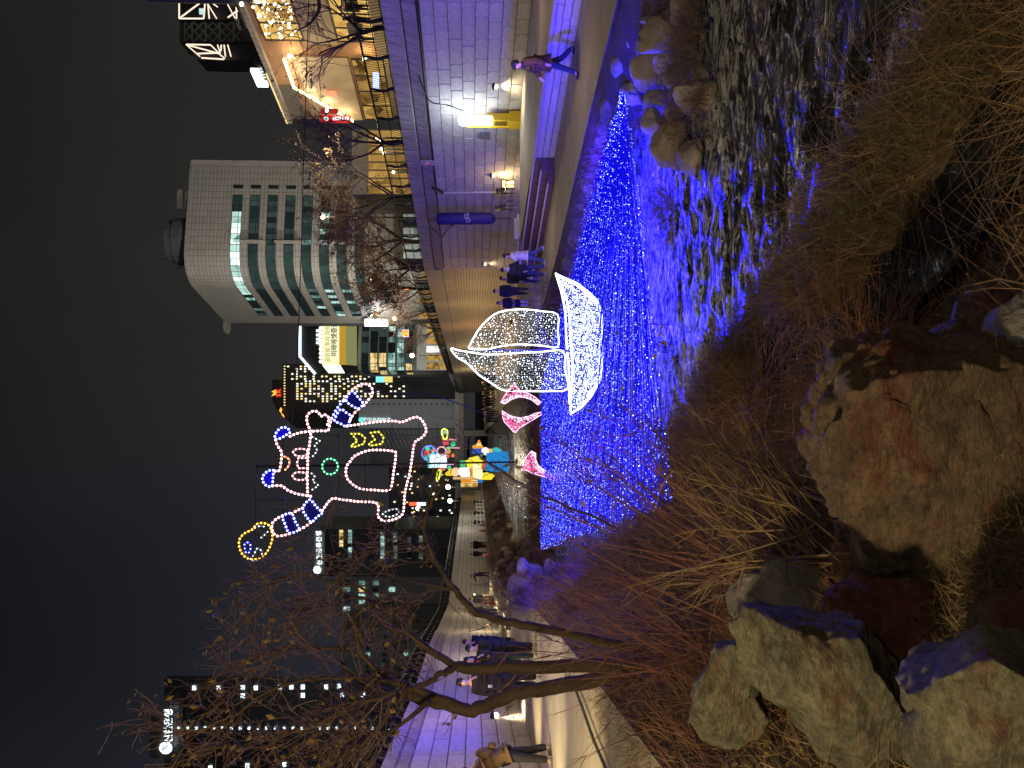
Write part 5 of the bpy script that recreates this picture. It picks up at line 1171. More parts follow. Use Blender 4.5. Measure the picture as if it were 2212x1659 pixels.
def twig_bush(name, label, base, tips, n, seed, r0=.012, m=None, wob=.25, forks=5, flen=.35):
    rr = random.Random(seed); root = thing(name, label, 'shrub', tuple(base)); st = MB(); tw = MB()
    for i in range(n):
        t = rr.choice(tips); e = Vector(t)+Vector((rr.gauss(0, wob), rr.gauss(0, wob), rr.gauss(0, wob))); b0 = Vector(base)+Vector((rr.gauss(0, .2), rr.gauss(0, .2), 0))
        mid = (b0+e)/2+Vector((rr.gauss(0, wob*.5), rr.gauss(0, wob*.5), rr.uniform(0, wob)))
        pts = []
        for j in range(8):
            u = j/7; pts.append((1-u)**2*b0+2*u*(1-u)*mid+u*u*e+Vector((rr.gauss(0, .012), rr.gauss(0, .012), rr.gauss(0, .012))))
        r_ = r0*rr.uniform(.6, 1.4); st.tube(pts, [r_*(1-.8*j/7) for j in range(8)], 4)
        for k in range(forks):
            j = rr.randint(2, 6); d = (pts[j+1]-pts[j]).normalized()+Vector((rr.gauss(0, .5), rr.gauss(0, .5), rr.gauss(0, .5))); l = flen*rr.uniform(.4, 1.4); p = [pts[j]]
            for q in range(4): d = d+Vector((rr.gauss(0, .15), rr.gauss(0, .15), rr.gauss(0, .12)+.03)); p.append(p[-1]+d.normalized()*l/4)
            tw.tube(p, [r_*.45*(1-q*.2) for q in range(5)], 3, False)
    st.build('stem', m or m_twig, root, True, 'stuff'); tw.build('twigs', m or m_twig, root, False, 'stuff'); return root
twig_bush('bare_bush', 'leafless reddish bush whose stems fan up in front of the sailboat and net', D(1700, 1270, 6.6), [D(1060, 900, 8.2), D(1150, 960, 8), D(1240, 880, 8), D(1100, 1040, 8), D(1230, 1080, 7.6), D(1330, 930, 7.6), D(1180, 1150, 7.5), D(1400, 1020, 7.2)], 30, 1, .011, m_twig_red, .30, 7, .5)
twig_bush('bare_bush', 'dense tangle of straw-coloured stems behind the big boulder', D(1760, 1200, 5.6), [D(1480, 1050, 6.4), D(1520, 1180, 6.2), D(1450, 1290, 6.4), D(1560, 960, 6.6), D(1600, 880, 6.6)], 46, 2, .009, m_straw, .22, 7, .35)
twig_bush('bare_bush', 'thin red-brown bush growing in front of the left path and standing people', D(1560, 1430, 7.2), [D(1130, 1250, 8), D(1220, 1330, 7.8), D(1300, 1270, 7.5), D(1330, 1480, 7.4), D(1180, 1400, 8), D(1260, 1560, 7)], 46, 3, .008, m_twig_red, .3, 8, .45)
twig_bush('bare_bush', 'fine drooping twigs hanging over the dark pool on the near bank', D(1650, 880, 7.6), [D(1500, 760, 8), D(1550, 900, 7.6), D(1700, 760, 7.2), D(1480, 960, 8), D(1600, 1050, 7)], 40, 4, .006, m_twig_red, .22, 7, .35)
twig_bush('bare_bush', 'sparse twigs with seed heads beside the right-hand steps at the path edge', (x_path_r(27)-.5, 27, .5), [(x_path_r(27)-.3, 27, 2.0), (x_path_r(26)-.6, 26, 1.8), (x_path_r(28.5)-.6, 28.5, 1.9), (x_path_r(25)-.6, 25, 1.6)], 26, 5, .010, m_twig, .3, 6, .45)
twig_bush('bare_bush', 'brown winter thicket on the left bank behind the end of the net', (-9.0, 30, .9), [(-8.6, 30, 2.6), (-9.5, 28, 2.4), (-10, 32, 2.7), (-7.8, 31, 2.2)], 46, 6, .014, m_twig, .6, 7, .7)
twig_bush('bare_bush', 'low tangle of dry brown stems lying over the dark pool edge', D(1900, 860, 6.4), [D(1780, 640, 7), D(1850, 560, 6.8), D(1960, 600, 6.2), D(1980, 700, 5.8), D(1800, 800, 6.6)], 60, 9, .006, m_twig_red, .2, 8, .35)
twig_bush('bare_bush', 'slim dark branch arching out over the water from the near bank', D(1880, 1140, 5.4), [D(1540, 985, 6.3), D(1480, 950, 6.4), D(1600, 990, 6.2)], 5, 7, .02, m_bark, .07, 4, .3)
lf = MB(); rl = random.Random(8)
def leaf(mb, p, s, rr):
    a = Vector((rr.gauss(0, 1), rr.gauss(0, 1), rr.gauss(0, 1))).normalized(); b = a.orthogonal().normalized(); c = a.cross(b)
    mb.add([p-a*s, p+b*s*.55+c*s*.2, p+a*s, p-b*s*.55+c*s*.1], [(0, 1, 2), (0, 2, 3)])
for _ in range(1100):
    x, y = rl.uniform(-2.6, 2.2), rl.uniform(3, 9); z = bank_h(x, y)
    if z > .0: leaf(lf, Vector((x, y, z+.03)), rl.uniform(.02, .05), rl)
for _ in range(70):
    p = D(rl.uniform(1080, 1480), rl.uniform(650, 1150), rl.uniform(7, 8)); leaf(lf, p, rl.uniform(.02, .045), rl)
tag(lf.build('dead_leaves', m_leaf), 'dead curled leaves scattered over the near bank', 'leaves', kind='stuff')

# ---------------------------------------------------------------- trees
def grow(st, tw, p, d, l, r, lev, rr, up, leaves=None, lf_p=.0, droop=0., maxlev=4, lsz=.06, nb=(2, 4)):
    n = 5; pts = [p]; q = d.copy()
    for j in range(n):
        q = (q+Vector((rr.gauss(0, .13), rr.gauss(0, .13), rr.gauss(0, .10)+up*.10-droop*lev*.05))).normalized(); pts.append(pts[-1]+q*l/n)
    (st if lev < 2 else tw).tube(pts, [max(r*(1-.55*j/n), .0035) for j in range(n+1)], 6 if lev == 0 else (5 if lev == 1 else 3), False)
    if lev >= maxlev:
        if leaves is not None:
            for j in range(1, n+1):
                if rr.random() < lf_p: leaf(leaves, pts[j]+Vector((rr.gauss(0, .05), rr.gauss(0, .05), rr.gauss(0, .05))), lsz*rr.uniform(.6, 1.4), rr)
        return
    for k in range(rr.randint(*nb)):
        j = rr.randint(2, n); e = (q+Vector((rr.gauss(0, .62), rr.gauss(0, .62), rr.gauss(0, .42)))).normalized()
        grow(st, tw, pts[j], e, l*rr.uniform(.55, .8), r*.52, lev+1, rr, up, leaves, lf_p, droop, maxlev, lsz, nb)
def street_tree(label, base, h, seed, lf_p=.35, droop=.3, spread=.55, nm='street_tree', group='bare street trees along the channel', lsz=.10, ml=4, leafm=None):
    rr = random.Random(seed); root = thing(nm, label, 'tree', tuple(base), group); st = MB(); tw = MB(); lv = MB(); base = Vector(base)
    th = h*.22; top = base+Vector((rr.gauss(0, .1), rr.gauss(0, .1), th)); st.tube([base, base+Vector((0, 0, th*.5)), top], [h*.018, h*.015, h*.013], 7)
    for k in range(5):
        a = 2*pi*k/5+rr.random(); d = Vector((math.cos(a)*spread, math.sin(a)*spread, 1)).normalized(); grow(st, tw, top-Vector((0, 0, th*.2*rr.random())), d, h*.30, h*.0085, 1, rr, .8, lv, lf_p, droop, ml, lsz, (3, 4))
    st.build('trunk', m_bark, root, True); tw.build('twigs', m_twig, root, False, 'stuff')
    if lv.v: lv.build('dry_leaves', leafm or m_leaf, root, False, 'stuff')
    return root
ty = [(31, 1.8, 6.6, .05, 'slender bare street tree with thin branches in front of the brick restaurant'), (40, 2.2, 7.8, .10, 'forked dark street tree between the restaurant and the cream office block'), (46, 2.3, 8.6, .7, 'crooked street tree with brown tinged crown at the near corner of the cream office block'),
      (53, 2.2, 9.0, .9, 'russet-crowned street tree in front of the cream office block'), (61, 2.3, 9.0, .9, 'russet-crowned street tree lit by a warm lamp below the cream block corner'), (71, 2.5, 9.0, .85, 'street tree with fine twigs in front of the billboard building'), (83, 2.6, 9.0, .8, 'small far street tree behind the bend of the right-hand railing'), (100, 3, 9, .7, 'farthest bare street tree at the end of the right-hand railing')]
m_rleaf = mat('russet_leaf', (.19,.12,.06), (.11,.065,.035), scale=5, bump=0, var=.2)
for i, (y, off, h, lp, lb) in enumerate(ty): street_tree(lb, (x_wall_r(y)+off, y, Z_RR-.15), h, 40+i, lp, .25, .85, leafm=m_rleaf, ml=5 if y < 75 else 4, lsz=.085)
for i, (y, off, h, lb) in enumerate(((33, 2.5, 6.5, 'bare tree on the left-hand street behind the railing, nearest one'), (47, 3, 7, 'bare tree on the left-hand street in front of the low pale block'), (68, 3, 8, 'bare tree on the left-hand street below the lettered roof sign'), (95, 1.5, 8, 'bare brown tree at the far end of the left-hand street'), (120, -4, 8, 'farthest bare tree under the tiger foot'))):
    street_tree(lb, (x_wall_l(y)-off, y, Z_RL-.15), h, 70+i, .12, .2, .7)
# the near tree whose limbs frame the left side
rr = random.Random(99); d0 = 8.4
ft = thing('bare_tree', 'big crooked near tree with curling bare limbs and few yellow leaves by the path', 'tree', tuple(D(1310, 1445, d0)))
st = MB(); tw = MB(); lv = MB()
def limb(pts, r0, r1, dd=None, twigs=0, tl=.9, tr=.012, name=None, side=None, lfp=.06):
    n = len(pts); w = smooth_poly([D(x, y, d0+(dd[i] if dd else 0)) for i, (x, y) in enumerate(pts)], 4, False); k = len(w)
    w = [p+Vector((rr.gauss(0, .008), rr.gauss(0, .008), rr.gauss(0, .008))) for p in w]
    b = MB(); b.tube(w, [r0+(r1-r0)*j/(k-1) for j in range(k)], 7); b.build(name or 'limb', m_bark, ft, True)
    for _ in range(int(twigs*1.05)):
        j = rr.randint(int(k*.2), k-2); d = (w[j+1]-w[j]).normalized(); e = (d*.6+Vector((rr.gauss(0, .55), rr.gauss(0, .55), rr.gauss(.25, .5)))).normalized()
        grow(st, tw, w[j], e, tl*rr.uniform(.4, .9), tr*rr.uniform(.5, .8), 2, rr, .5, lv, lfp*.5, .1, 4, .038, (2, 4))
limb([(1560,1400),(1430,1428),(1300,1437),(1150,1441),(1040,1444),(985,1441)], .085, .062, None, 2, .5, name='trunk')
limb([(1570,1420),(1400,1440),(1280,1468),(1180,1485),(1110,1500),(1050,1522),(1020,1535),(985,1526),(930,1515),(880,1500)], .095, .062, [0,0,.1,.1,.2,.2,.2,.2,.2,.2], 3, .5, name='trunk')
limb([(1010,1533),(960,1511),(900,1492),(850,1470),(805,1437),(775,1398),(768,1340),(790,1312),(820,1300)], .055, .016, [.2]*9, 8, .75, .011)
limb([(985,1441),(930,1405),(880,1370),(840,1355),(800,1300),(770,1290)], .045, .016, [0,.1,.2,.3,.4,.5], 8, .75, .010)
limb([(985,1441),(960,1452),(930,1470),(880,1490),(840,1500),(780,1520)], .04, .016, [0,-.1,-.2,-.3,-.4,-.5], 8, .8, .010)
limb([(880,1500),(820,1490),(760,1460),(740,1430),(738,1390),(740,1350)], .04, .014, [.2]*6, 8, .75, .010)
limb([(850,1472),(790,1462),(700,1465),(610,1480),(540,1520),(500,1560),(450,1590)], .026, .008, [.2,0,-.2,-.3,-.4,-.5,-.6], 16, .85, .010, lfp=.10)
limb([(775,1398),(700,1400),(620,1400),(560,1420),(500,1450)], .024, .007, [.2,.3,.4,.5,.6], 13, .8, .009, lfp=.12)
limb([(840,1430),(760,1520),(680,1570),(600,1590),(520,1610),(430,1620)], .026, .008, [0,-.2,-.3,-.3,-.3,-.3], 18, .8, .010, lfp=.14)
limb([(820,1300),(760,1262),(700,1250),(640,1240),(590,1255)], .016, .006, [.2,.4,.5,.6,.7], 14, .8, .009, lfp=.07)
limb([(770,1290),(720,1300),(660,1320),(600,1310),(560,1290)], .014, .006, [.5,.5,.5,.5,.5], 14, .75, .008, lfp=.12)
limb([(880,1490),(800,1590),(730,1640),(640,1680)], .03, .01, [-.3,-.4,-.5,-.5], 14, .8, .010, lfp=.16)
limb([(930,1515),(870,1560),(820,1600),(780,1660)], .028, .01, [0,-.2,-.3,-.4], 10, .7, .010, lfp=.1)
# slim third stem leaning to the right
limb([(1400,1400),(1300,1385),(1185,1362),(1110,1345),(1060,1332),(1020,1318),(985,1275),(955,1235),(925,1180),(917,1130),(935,1080),(965,1040)], .06, .018, [.3]*12, 10, .6, .009, name='trunk')
limb([(955,1235),(910,1190),(870,1165),(830,1120)], .022, .006, [.3,.4,.4,.4], 9, .6, .008)
limb([(985,1275),(930,1262),(870,1250),(800,1230),(740,1200)], .022, .006, [.3,.4,.5,.6,.6], 10, .7, .009)
limb([(1340,1140),(1240,1100),(1150,1060),(1060,1000),(1000,960)], .016, .005, [-.5,-.4,-.3,-.2,-.1], 5, .5, .007)
st.build('branches', m_twig, ft, True, 'stuff'); tw.build('twigs', m_twig, ft, False, 'stuff'); lv.build('dry_leaves', m_leaf, ft, False, 'stuff')
# near dark branch reaching in from the right edge
br = MB(); w = smooth_poly([D(x, y, 14) for x, y in ((640,-15),(672,10),(690,30),(720,48),(755,70))], 4, False)[::-1]; w = smooth_poly([D(x, y, 14) for x, y in ((680,-30),(690,15),(672,48),(650,62),(634,74))], 4, False)
tb = thing('tree_branch', 'single dark branch with fine tips reaching in from the right edge over the restaurant', 'branch', tuple(w[0])); br.tube(w, [.045*(1-.9*j/(len(w)-1)) for j in range(len(w))], 5); br.build('branch', m_bark, tb)
t_ = MB(); q_ = MB()
for j in range(6, len(w)-1, 2): grow(q_, t_, w[j], Vector((rr.gauss(-.3, .4), rr.gauss(0, .3), rr.gauss(.3, .4))).normalized(), .45, .010, 2, rr, .3, None, 0, 0, 3, .05, (1, 3))
t_.build('twigs', m_twig, tb, False, 'stuff')
# ---------------------------------------------------------------- people
def skin_mesh(name, V, Eg, Rd, sub=1, flat=None):
    me = bpy.data.meshes.new(name); me.from_pydata([tuple(v) for v in V], Eg, []); o = bpy.data.objects.new(name, me); SKC.objects.link(o)
    sk = o.modifiers.new('skin', 'SKIN'); sk.use_smooth_shade = True; sk.branch_smoothing = .4
    if not me.skin_vertices: me.skin_vertices.new()
    for i, r in enumerate(Rd):
        me.skin_vertices[0].data[i].radius = r if isinstance(r, tuple) else (r, r)
    me.skin_vertices[0].data[0].use_root = True
    if sub: m2 = o.modifiers.new('sub', 'SUBSURF'); m2.levels = sub; m2.render_levels = sub
    return o
SKC = bpy.data.collections.new('skin_work'); COL.children.link(SKC)
PENDING = []
SKIN = mat('skin', (.62,.40,.30), (.52,.32,.24), scale=20, bump=.1, rough=.55)
MATS = {}
def cloth(c, rough=.85):
    k = tuple(round(x, 3) for x in c)
    if k not in MATS: MATS[k] = mat('cloth', c, tuple(x*.7 for x in c), scale=14, bump=.4, rough=rough, dist=.01)
    return MATS[k]
HAIR = mat('black_hair', (.012,.01,.01), rough=.5, bump=.2)
def person(label, loc, face, H=1.72, legs=(.0, .0), arms=((.1, .12, .1), (.1, .12, .1)), coat=(.02,.02,.025), trousers=(.02,.02,.03), coat_len=.40, hair='short', shoes=(.03,.03,.03), scarf=None, cap=None, bag=None, lean=0., bulk=1., detail=1, group=None, crouch=0., hold=None, extras=None, mask=None):
    """face: heading in radians (0 = looks along +y). arms: (swing fwd, spread, elbow bend) per side"""
    root = thing('person', label, 'person', tuple(loc), group, 0); root.rotation_euler = (0, 0, face)
    h = H; hipz = .52*h-crouch*.30*h; Vv = []; Ee = []; Rr = []
    def add(p, r, pr=None):
        Vv.append(Vector(p)); Rr.append(r)
        if pr is not None: Ee.append((pr, len(Vv)-1))
        return len(Vv)-1
    ln = math.sin(lean)
    def torso(z): return Vector((0, ln*(z-hipz), z))
    pel = add(torso(hipz), (.085*h, .06*h)); wa = add(torso(hipz+.10*h), (.075*h, .055*h), pel); ch = add(torso(hipz+.22*h), (.092*h, .062*h), wa); nb = add(torso(hipz+.29*h), (.055*h, .045*h), ch)
    nk = add(torso(hipz+.325*h)+Vector((0, .005*h, 0)), .030*h, nb); hd0 = add(torso(hipz+.365*h)+Vector((0, .012*h, 0)), (.038*h, .042*h), nk); hd1 = add(torso(hipz+.405*h)+Vector((0, .012*h, 0)), (.043*h, .052*h), hd0); hd2 = add(torso(hipz+.445*h)+Vector((0, .004*h, 0)), (.038*h, .045*h), hd1)
    nose = add(torso(hipz+.392*h)+Vector((0, .062*h, 0)), .008*h, hd1)
    LEG = []; ARM = []
    for s, sw in ((-1, legs[0]), (1, legs[1])):
        hp = Vector((s*.052*h, 0, hipz-.03*h))
        if crouch:
            kn = hp+Vector((s*.03*h, .22*h*crouch, -.10*h*crouch)); an = Vector((s*.06*h, .03*h, .045*h))
        else:
            th = sw; kn = hp+Vector((0, math.sin(th)*.235*h, -math.cos(th)*.235*h)); sh = th-max(0, -sw)*.5-(.25 if sw < -.2 else .0)
            an = kn+Vector((0, math.sin(sh)*.225*h, -math.cos(sh)*.225*h))
        i0 = add(hp, (.055*h, .055*h), pel); i1 = add((hp+kn)/2, .047*h, i0); i2 = add(kn, .035*h, i1); i3 = add((kn*.6+an*.4), .034*h, i2); i4 = add(an, .022*h, i3); i5 = add(an+Vector((0, .07*h, -.025*h)), .020*h, i4)
        LEG.append((hp, kn, an))
    for s, (sw, spd, bend) in ((-1, arms[0]), (1, arms[1])):
        shd = torso(hipz+.275*h)+Vector((s*.105*h, 0, 0)); d = Vector((s*math.sin(spd), math.sin(sw)*math.cos(spd), -math.cos(sw)*math.cos(spd))); el = shd+d*.165*h
        sw2 = sw+bend; d2 = Vector((s*math.sin(spd)*.6-s*.25*min(1, bend), math.sin(sw2), -math.cos(sw2))).normalized(); wr = el+d2*.135*h
        i0 = add(shd, .030*h, nb); i1 = add(el, .024*h, i0); i2 = add(wr, .016*h, i1); pm = add(wr+d2*.035*h, (.018*h, .012*h), i2)
        if detail:
            sd = Vector((0, 1, 0)) if abs(d2.y) < .7 else Vector((0, 0, 1)); sd = (sd-d2*sd.dot(d2)).normalized()
            for f in range(4):
                o_ = sd*(f-1.5)*.0095*h; l_ = (.030, .036, .034, .026)[f]*h; k1 = add(wr+d2*.05*h+o_, .0052*h, pm); k2 = add(wr+d2*(.05*h+l_*.6)+o_-Vector((s*.004*h, 0, 0)), .0048*h, k1); add(wr+d2*(.05*h+l_)+o_-Vector((s*.014*h, 0, 0)), .004*h, k2)
            t1 = add(wr+d2*.025*h+sd*.022*h, .0056*h, i2); add(wr+d2*.052*h+sd*.030*h, .005*h, t1)
        ARM.append((shd, el, wr, d2))
    PENDING.append((skin_mesh('body', Vv, Ee, Rr, 2 if detail else 1), root, SKIN, 'body'))
    # coat
    b = bulk; V2 = [torso(hipz+.03*h), torso(hipz+.12*h), torso(hipz+.22*h), torso(hipz+.285*h), torso(hipz+.31*h)]; R2 = [(.105*h*b, .080*h*b), (.100*h*b, .078*h*b), (.108*h*b, .080*h*b), (.078*h, .062*h), (.05*h, .05*h)]; E2 = [(0, 1), (1, 2), (2, 3), (3, 4)]
    bot = max(0, coat_len-.40)
    if coat_len > .42:
        yy = 0.
        V2.append(Vector((0, yy, hipz-bot*h*.55))); R2.append((.108*h*b, .085*h*b)); E2.append((0, 5)); V2.append(Vector((0, yy, hipz-bot*h))); R2.append((.108*h*b, .088*h*b)); E2.append((5, 6))
    else:
        V2.append(torso(hipz-.03*h)); R2.append((.098*h*b, .078*h*b)); E2.append((0, 5))
    for shd, el, wr, d2 in ARM:
        k = len(V2); V2 += [shd, el, wr]; R2 += [.046*h*b, .040*h*b, .030*h*b]; E2 += [(3, k), (k, k+1), (k+1, k+2)]
    PENDING.append((skin_mesh('coat', V2, E2, R2, 2 if detail else 1), root, cloth(coat), 'coat'))
    V3 = [Vector((0, 0, hipz+.02*h))]; R3 = [(.092*h, .07*h)]; E3 = []
    for hp, kn, an in LEG:
        k = len(V3); V3 += [hp, (hp+kn)/2, kn, kn*.5+an*.5, an+Vector((0, 0, .012*h))]; R3 += [.062*h, .056*h, .045*h, .042*h, .036*h]; E3 += [(0, k), (k, k+1), (k+1, k+2), (k+2, k+3), (k+3, k+4)]
    PENDING.append((skin_mesh('trousers', V3, E3, R3, 2 if detail else 1), root, cloth(trousers), 'trousers'))
    for (hp, kn, an) in LEG:
        mb = MB(); mb.sph(an+Vector((0, .035*h, -.018*h)), .03*h, 2, (.95, 2.2, .75)); mb.sph(an+Vector((0, 0, .0)), .026*h, 1); local(mb, 'shoe', cloth(shoes), root)
    hc = torso(hipz+.42*h)+Vector((0, .004*h, .008*h)); mb = MB()
    if cap:
        mb.sph(hc+Vector((0, -.004*h, .015*h)), .058*h, 2, (.95, 1.1, .85)); mb.box(hc+Vector((0, .065*h, .005*h)), (.07*h, .05*h, .008*h)); local(mb, 'cap', cloth(cap), root); mb = MB()
        mb.sph(hc+Vector((0, -.018*h, -.012*h)), .050*h, 2, (.95, 1, 1)); local(mb, 'hair', HAIR, root)
    else:
        mb.sph(hc+Vector((0, -.012*h, .010*h)), .056*h, 2, (.93, 1.05, .92))
        if hair == 'long': mb.sph(hc+Vector((0, -.035*h, -.055*h)), .052*h, 2, (1.05, .6, 1.6))
        local(mb, 'hair', HAIR, root)
    if detail:
        mb = MB()
        for s in (-1, 1): mb.sph(hc+Vector((s*.018*h, .052*h, -.012*h)), .006*h, 1)
        mb.sph(hc+Vector((0, .052*h, -.048*h)), .008*h, 1, (1.6, .5, .4)); local(mb, 'face_features', cloth((.08,.03,.03)), root)
        mb = MB()
        for s in (-1, 1): mb.sph(hc+Vector((s*.047*h, .004*h, -.018*h)), .012*h, 1, (.4, .8, 1.2))
        local(mb, 'ears', SKIN, root)
    if mask:
        mb = MB(); mb.sph(hc+Vector((0, .030*h, -.038*h)), .034*h, 2, (1., .85, .8)); local(mb, 'face_mask', cloth(mask), root)
    if scarf:
        mb = MB(); mb.sph(torso(hipz+.315*h)+Vector((0, .012*h, 0)), .062*h, 2, (1.05, 1, .55)); local(mb, 'scarf', cloth(scarf), root)
    if bag:
        mb = MB(); mb.sph(torso(hipz+.18*h)+Vector((0, -.095*h, 0)), .1*h, 3, (.85, .62, 1.15)); mb.sph(torso(hipz+.12*h)+Vector((0, -.15*h, 0)), .06*h, 2, (.9, .5, .8)); local(mb, 'bag', cloth(bag[0]), root)
    if hold:
        wr = ARM[1][2]+ARM[1][3]*.055*h; mb = MB(); mb.box(wr+Vector((-.02*h, .012*h, .0)), (.045*h, .006*h, .085*h)); o = local(mb, 'phone', hold, root)
    if extras: extras(root, h, hipz, torso)
    return root
def local(mb, nm, m, root):
    me = mb.mesh(nm, smooth=True); me.materials.append(m); o = bpy.data.objects.new(nm, me); COL.objects.link(o); o.parent = root; return o
def flush_people():
    bpy.context.view_layer.update(); dg = bpy.context.evaluated_depsgraph_get()
    for o, root, m, nm in PENDING:
        me = bpy.data.meshes.new_from_object(o.evaluated_get(dg)); me.name = nm; me.materials.clear(); me.materials.append(m)
        n = bpy.data.objects.new(nm, me); COL.objects.link(n); n.parent = root
    for o, root, m, nm in PENDING: bpy.data.objects.remove(o)
    PENDING.clear(); bpy.data.collections.remove(SKC)
PHONE = emit('phone_screen', (.8,.88,1.), 1.2); WHITE = cloth((.62,.62,.66))
LW = .62   # heading offset helper
walk = (.42, -.40); stand = (.04, -.04)
def gr(x, y, z):
    g = G(x, y, z)
    if z == Z_L:
        t = g.x/g.y; Y = g.y
        while t*Y < x_wall_l(Y)+.9 and Y > 10: Y *= .98
        return (t*Y, Y, z)
    return (g.x, g.y, z)
person('man in a brown padded jacket, jeans and dark cap striding alone past the terrace wall', gr(1252, 138, Z_R), math.radians(80), 1.76, (.30, -.34), ((-.15, .26, .5), (.3, .26, .6)), (.10,.055,.014), (.025,.035,.075), .45, cap=(.012,.012,.015), shoes=(.02,.02,.025), bulk=1.38, lean=.06, scarf=(.03,.03,.035))
person('woman in a white puffer jacket and blue jeans strolling near the dark steps', gr(1180, 553, Z_R), math.radians(70), 1.64, (.25, -.28), ((.5, .3, .6), (.1, .2, .3)), (.62,.60,.66), (.09,.13,.26), .42, 'long', (.55,.55,.55), bulk=1.35)
person('person in a black jacket, pale scarf and jeans walking beside the white puffer jacket', gr(1181, 583, Z_R), math.radians(-150), 1.72, (.15, -.2), ((.3, .15, 1.2), (.1, .1, .3)), (.018,.018,.022), (.04,.06,.13), .43, shoes=(.5,.5,.55), bulk=1.15, scarf=(.55,.55,.58))
person('woman in a long black coat close behind the pale-scarfed walker', gr(1166, 601, Z_R), math.radians(-165), 1.66, (.2, -.2), ((.2, .1, .6), (.1, .1, .2)), (.013,.013,.017), (.02,.03,.06), .60, 'long', bulk=1.1)
person('tall man in a knee-length dark coat walking towards the sail with a companion', gr(1146, 629, Z_R), math.radians(175), 1.80, (.2, -.25), ((.1, .1, .3), (-.1, .1, .2)), (.014,.016,.024), (.015,.015,.02), .56, bulk=1.15)
person('short person in a long dark padded coat and pale trousers right beside the sail', gr(1145, 655, Z_R), math.radians(170), 1.62, (.12, -.12), ((.2, .1, .5), (.1, .1, .4)), (.016,.016,.024), (.45,.42,.46), .66, 'long', bulk=1.2)
# group on the left path
person('man in a long black coat with a white card, holding a hand to his face', gr(1167, 1470, Z_L), math.radians(-175), 1.80, stand, ((.55, .1, 2.1), (.1, .12, .2)), (.012,.013,.018), (.014,.014,.018), .66, shoes=(.4,.4,.42), bulk=1.12, extras=lambda r, h, z, t: local(MB().box(t(z+.08*h)+Vector((.03*h, .09*h, 0)), (.03*h, .01*h, .055*h)), 'card', WHITE, r), mask=(.62,.60,.58))
person('woman in a black coat with a white hem sipping from a cup', gr(1160, 1424, Z_L), math.radians(-170), 1.66, stand, ((.5, .1, 1.9), (.4, .1, 1.9)), (.022,.022,.026), (.02,.045,.035), .50, 'long', (.45,.45,.47), bulk=1.15, scarf=(.03,.02,.03), extras=lambda r, h, z, t: (local(MB().sph(t(z-.07*h), .1*h, 2, (1.2, .98, .2)), 'white_hem', WHITE, r), local(MB().box(t(z+.28*h)+Vector((0, .13*h, 0)), (.04*h, .04*h, .06*h)), 'cup', cloth((.25,.06,.05)), r)))
person('dark-haired woman in a dark padded jacket looking down beside the woman with a white hem', gr(1158, 1398, Z_L), math.radians(160), 1.62, stand, ((.4, .1, 1.4), (.3, .1, 1.2)), (.02,.022,.028), (.016,.018,.03), .44, bulk=1.15, shoes=(.4,.4,.42), mask=(.55,.55,.58), extras=lambda r, h, z, t: local(MB().box(t(z+.14*h)+Vector((0, .12*h, 0)), (.13*h, .012*h, .03*h)), 'sleeve_band', WHITE, r))
person('man in a long navy coat with hand to mouth, rightmost of the standing group', gr(1110, 1385, Z_L), math.radians(165), 1.82, stand, ((.5, .1, 2.1), (.2, .1, .8)), (.016,.015,.045), (.02,.018,.04), .64, bulk=1.1, extras=lambda r, h, z, t: local(MB().box(t(z+.20*h)+Vector((.02*h, .085*h, 0)), (.035*h, .01*h, .04*h)), 'badge', WHITE, r))
person('person in a brown jacket and blue cap with a backpack bending forward', gr(1192, 1628, Z_L), math.radians(100), 1.72, (.1, -.1), ((.8, .2, .7), (.7, .2, .6)), (.10,.06,.025), (.022,.022,.03), .42, shoes=(.2,.2,.22), bulk=1.12, lean=.42, cap=(.30,.42,.55), bag=((.14,.08,.03), 'back'))
# diners on the restaurant balcony
for k_, (s_, lb_) in enumerate(((sc+1.0, 'diner in dark clothes at the left end of the restaurant balcony'), (sc+2.6, 'diner in a grey jacket in the middle of the restaurant balcony'), (sc+3.6, 'diner in black at the right end of the restaurant balcony'))):
    q_ = fr_pt(BA, BC, s_, RZ(.25), .5); person(lb_, tuple(q_), 1.4+k_, 1.66, stand, coat=((.02,.02,.025), (.08,.08,.085), (.015,.015,.018))[k_], coat_len=.5, detail=0, group='diners on the restaurant balcony')
# far walkers
person('small far figure in a dark coat standing by the pale kerb strip', gr(1060, 1321, Z_L), 0, 1.70, stand, coat=(.02,.02,.03), coat_len=.52, detail=0, group='far walkers on the left path')
person('small far figure in dark coat and brown trousers walking by the left wall', gr(1058, 1293, Z_L), .4, 1.74, (.2, -.2), coat=(.025,.03,.045), trousers=(.14,.08,.07), detail=0, bulk=1.25, group='far walkers on the left path')
person('far figure with raised arms leaning over beside the orange cones', gr(1052, 1240, Z_L), .8, 1.7, (.2, -.1), ((1., .5, .3), (1., .5, .3)), (.02,.02,.03), detail=0, lean=.4, group='far walkers on the left path')
for i, (x, y) in enumerate(((1050, 1196), (1049, 1174), (1047, 1180))): person(['tallest dark figure among the orange cones on the far left path', 'slim dark figure just right of the tallest one by the cones', 'dark figure half hidden behind the slim one by the cones'][i], gr(x, y, Z_L), .2*i, 1.78, stand, coat_len=.6, detail=0, group='far walkers on the left path')
for i, (x, y) in enumerate(((1041, 1128), (1040, 1108), (1041, 1085))): person(['dark figure leaning on the white fence, nearest the cones', 'dark figure in the middle of the white fence', 'dark figure at the far end of the white fence'][i], gr(x, y, Z_L), .5-.4*i, 1.7, stand, detail=0, group='walkers by the white fence')
rc_ = random.Random(17)
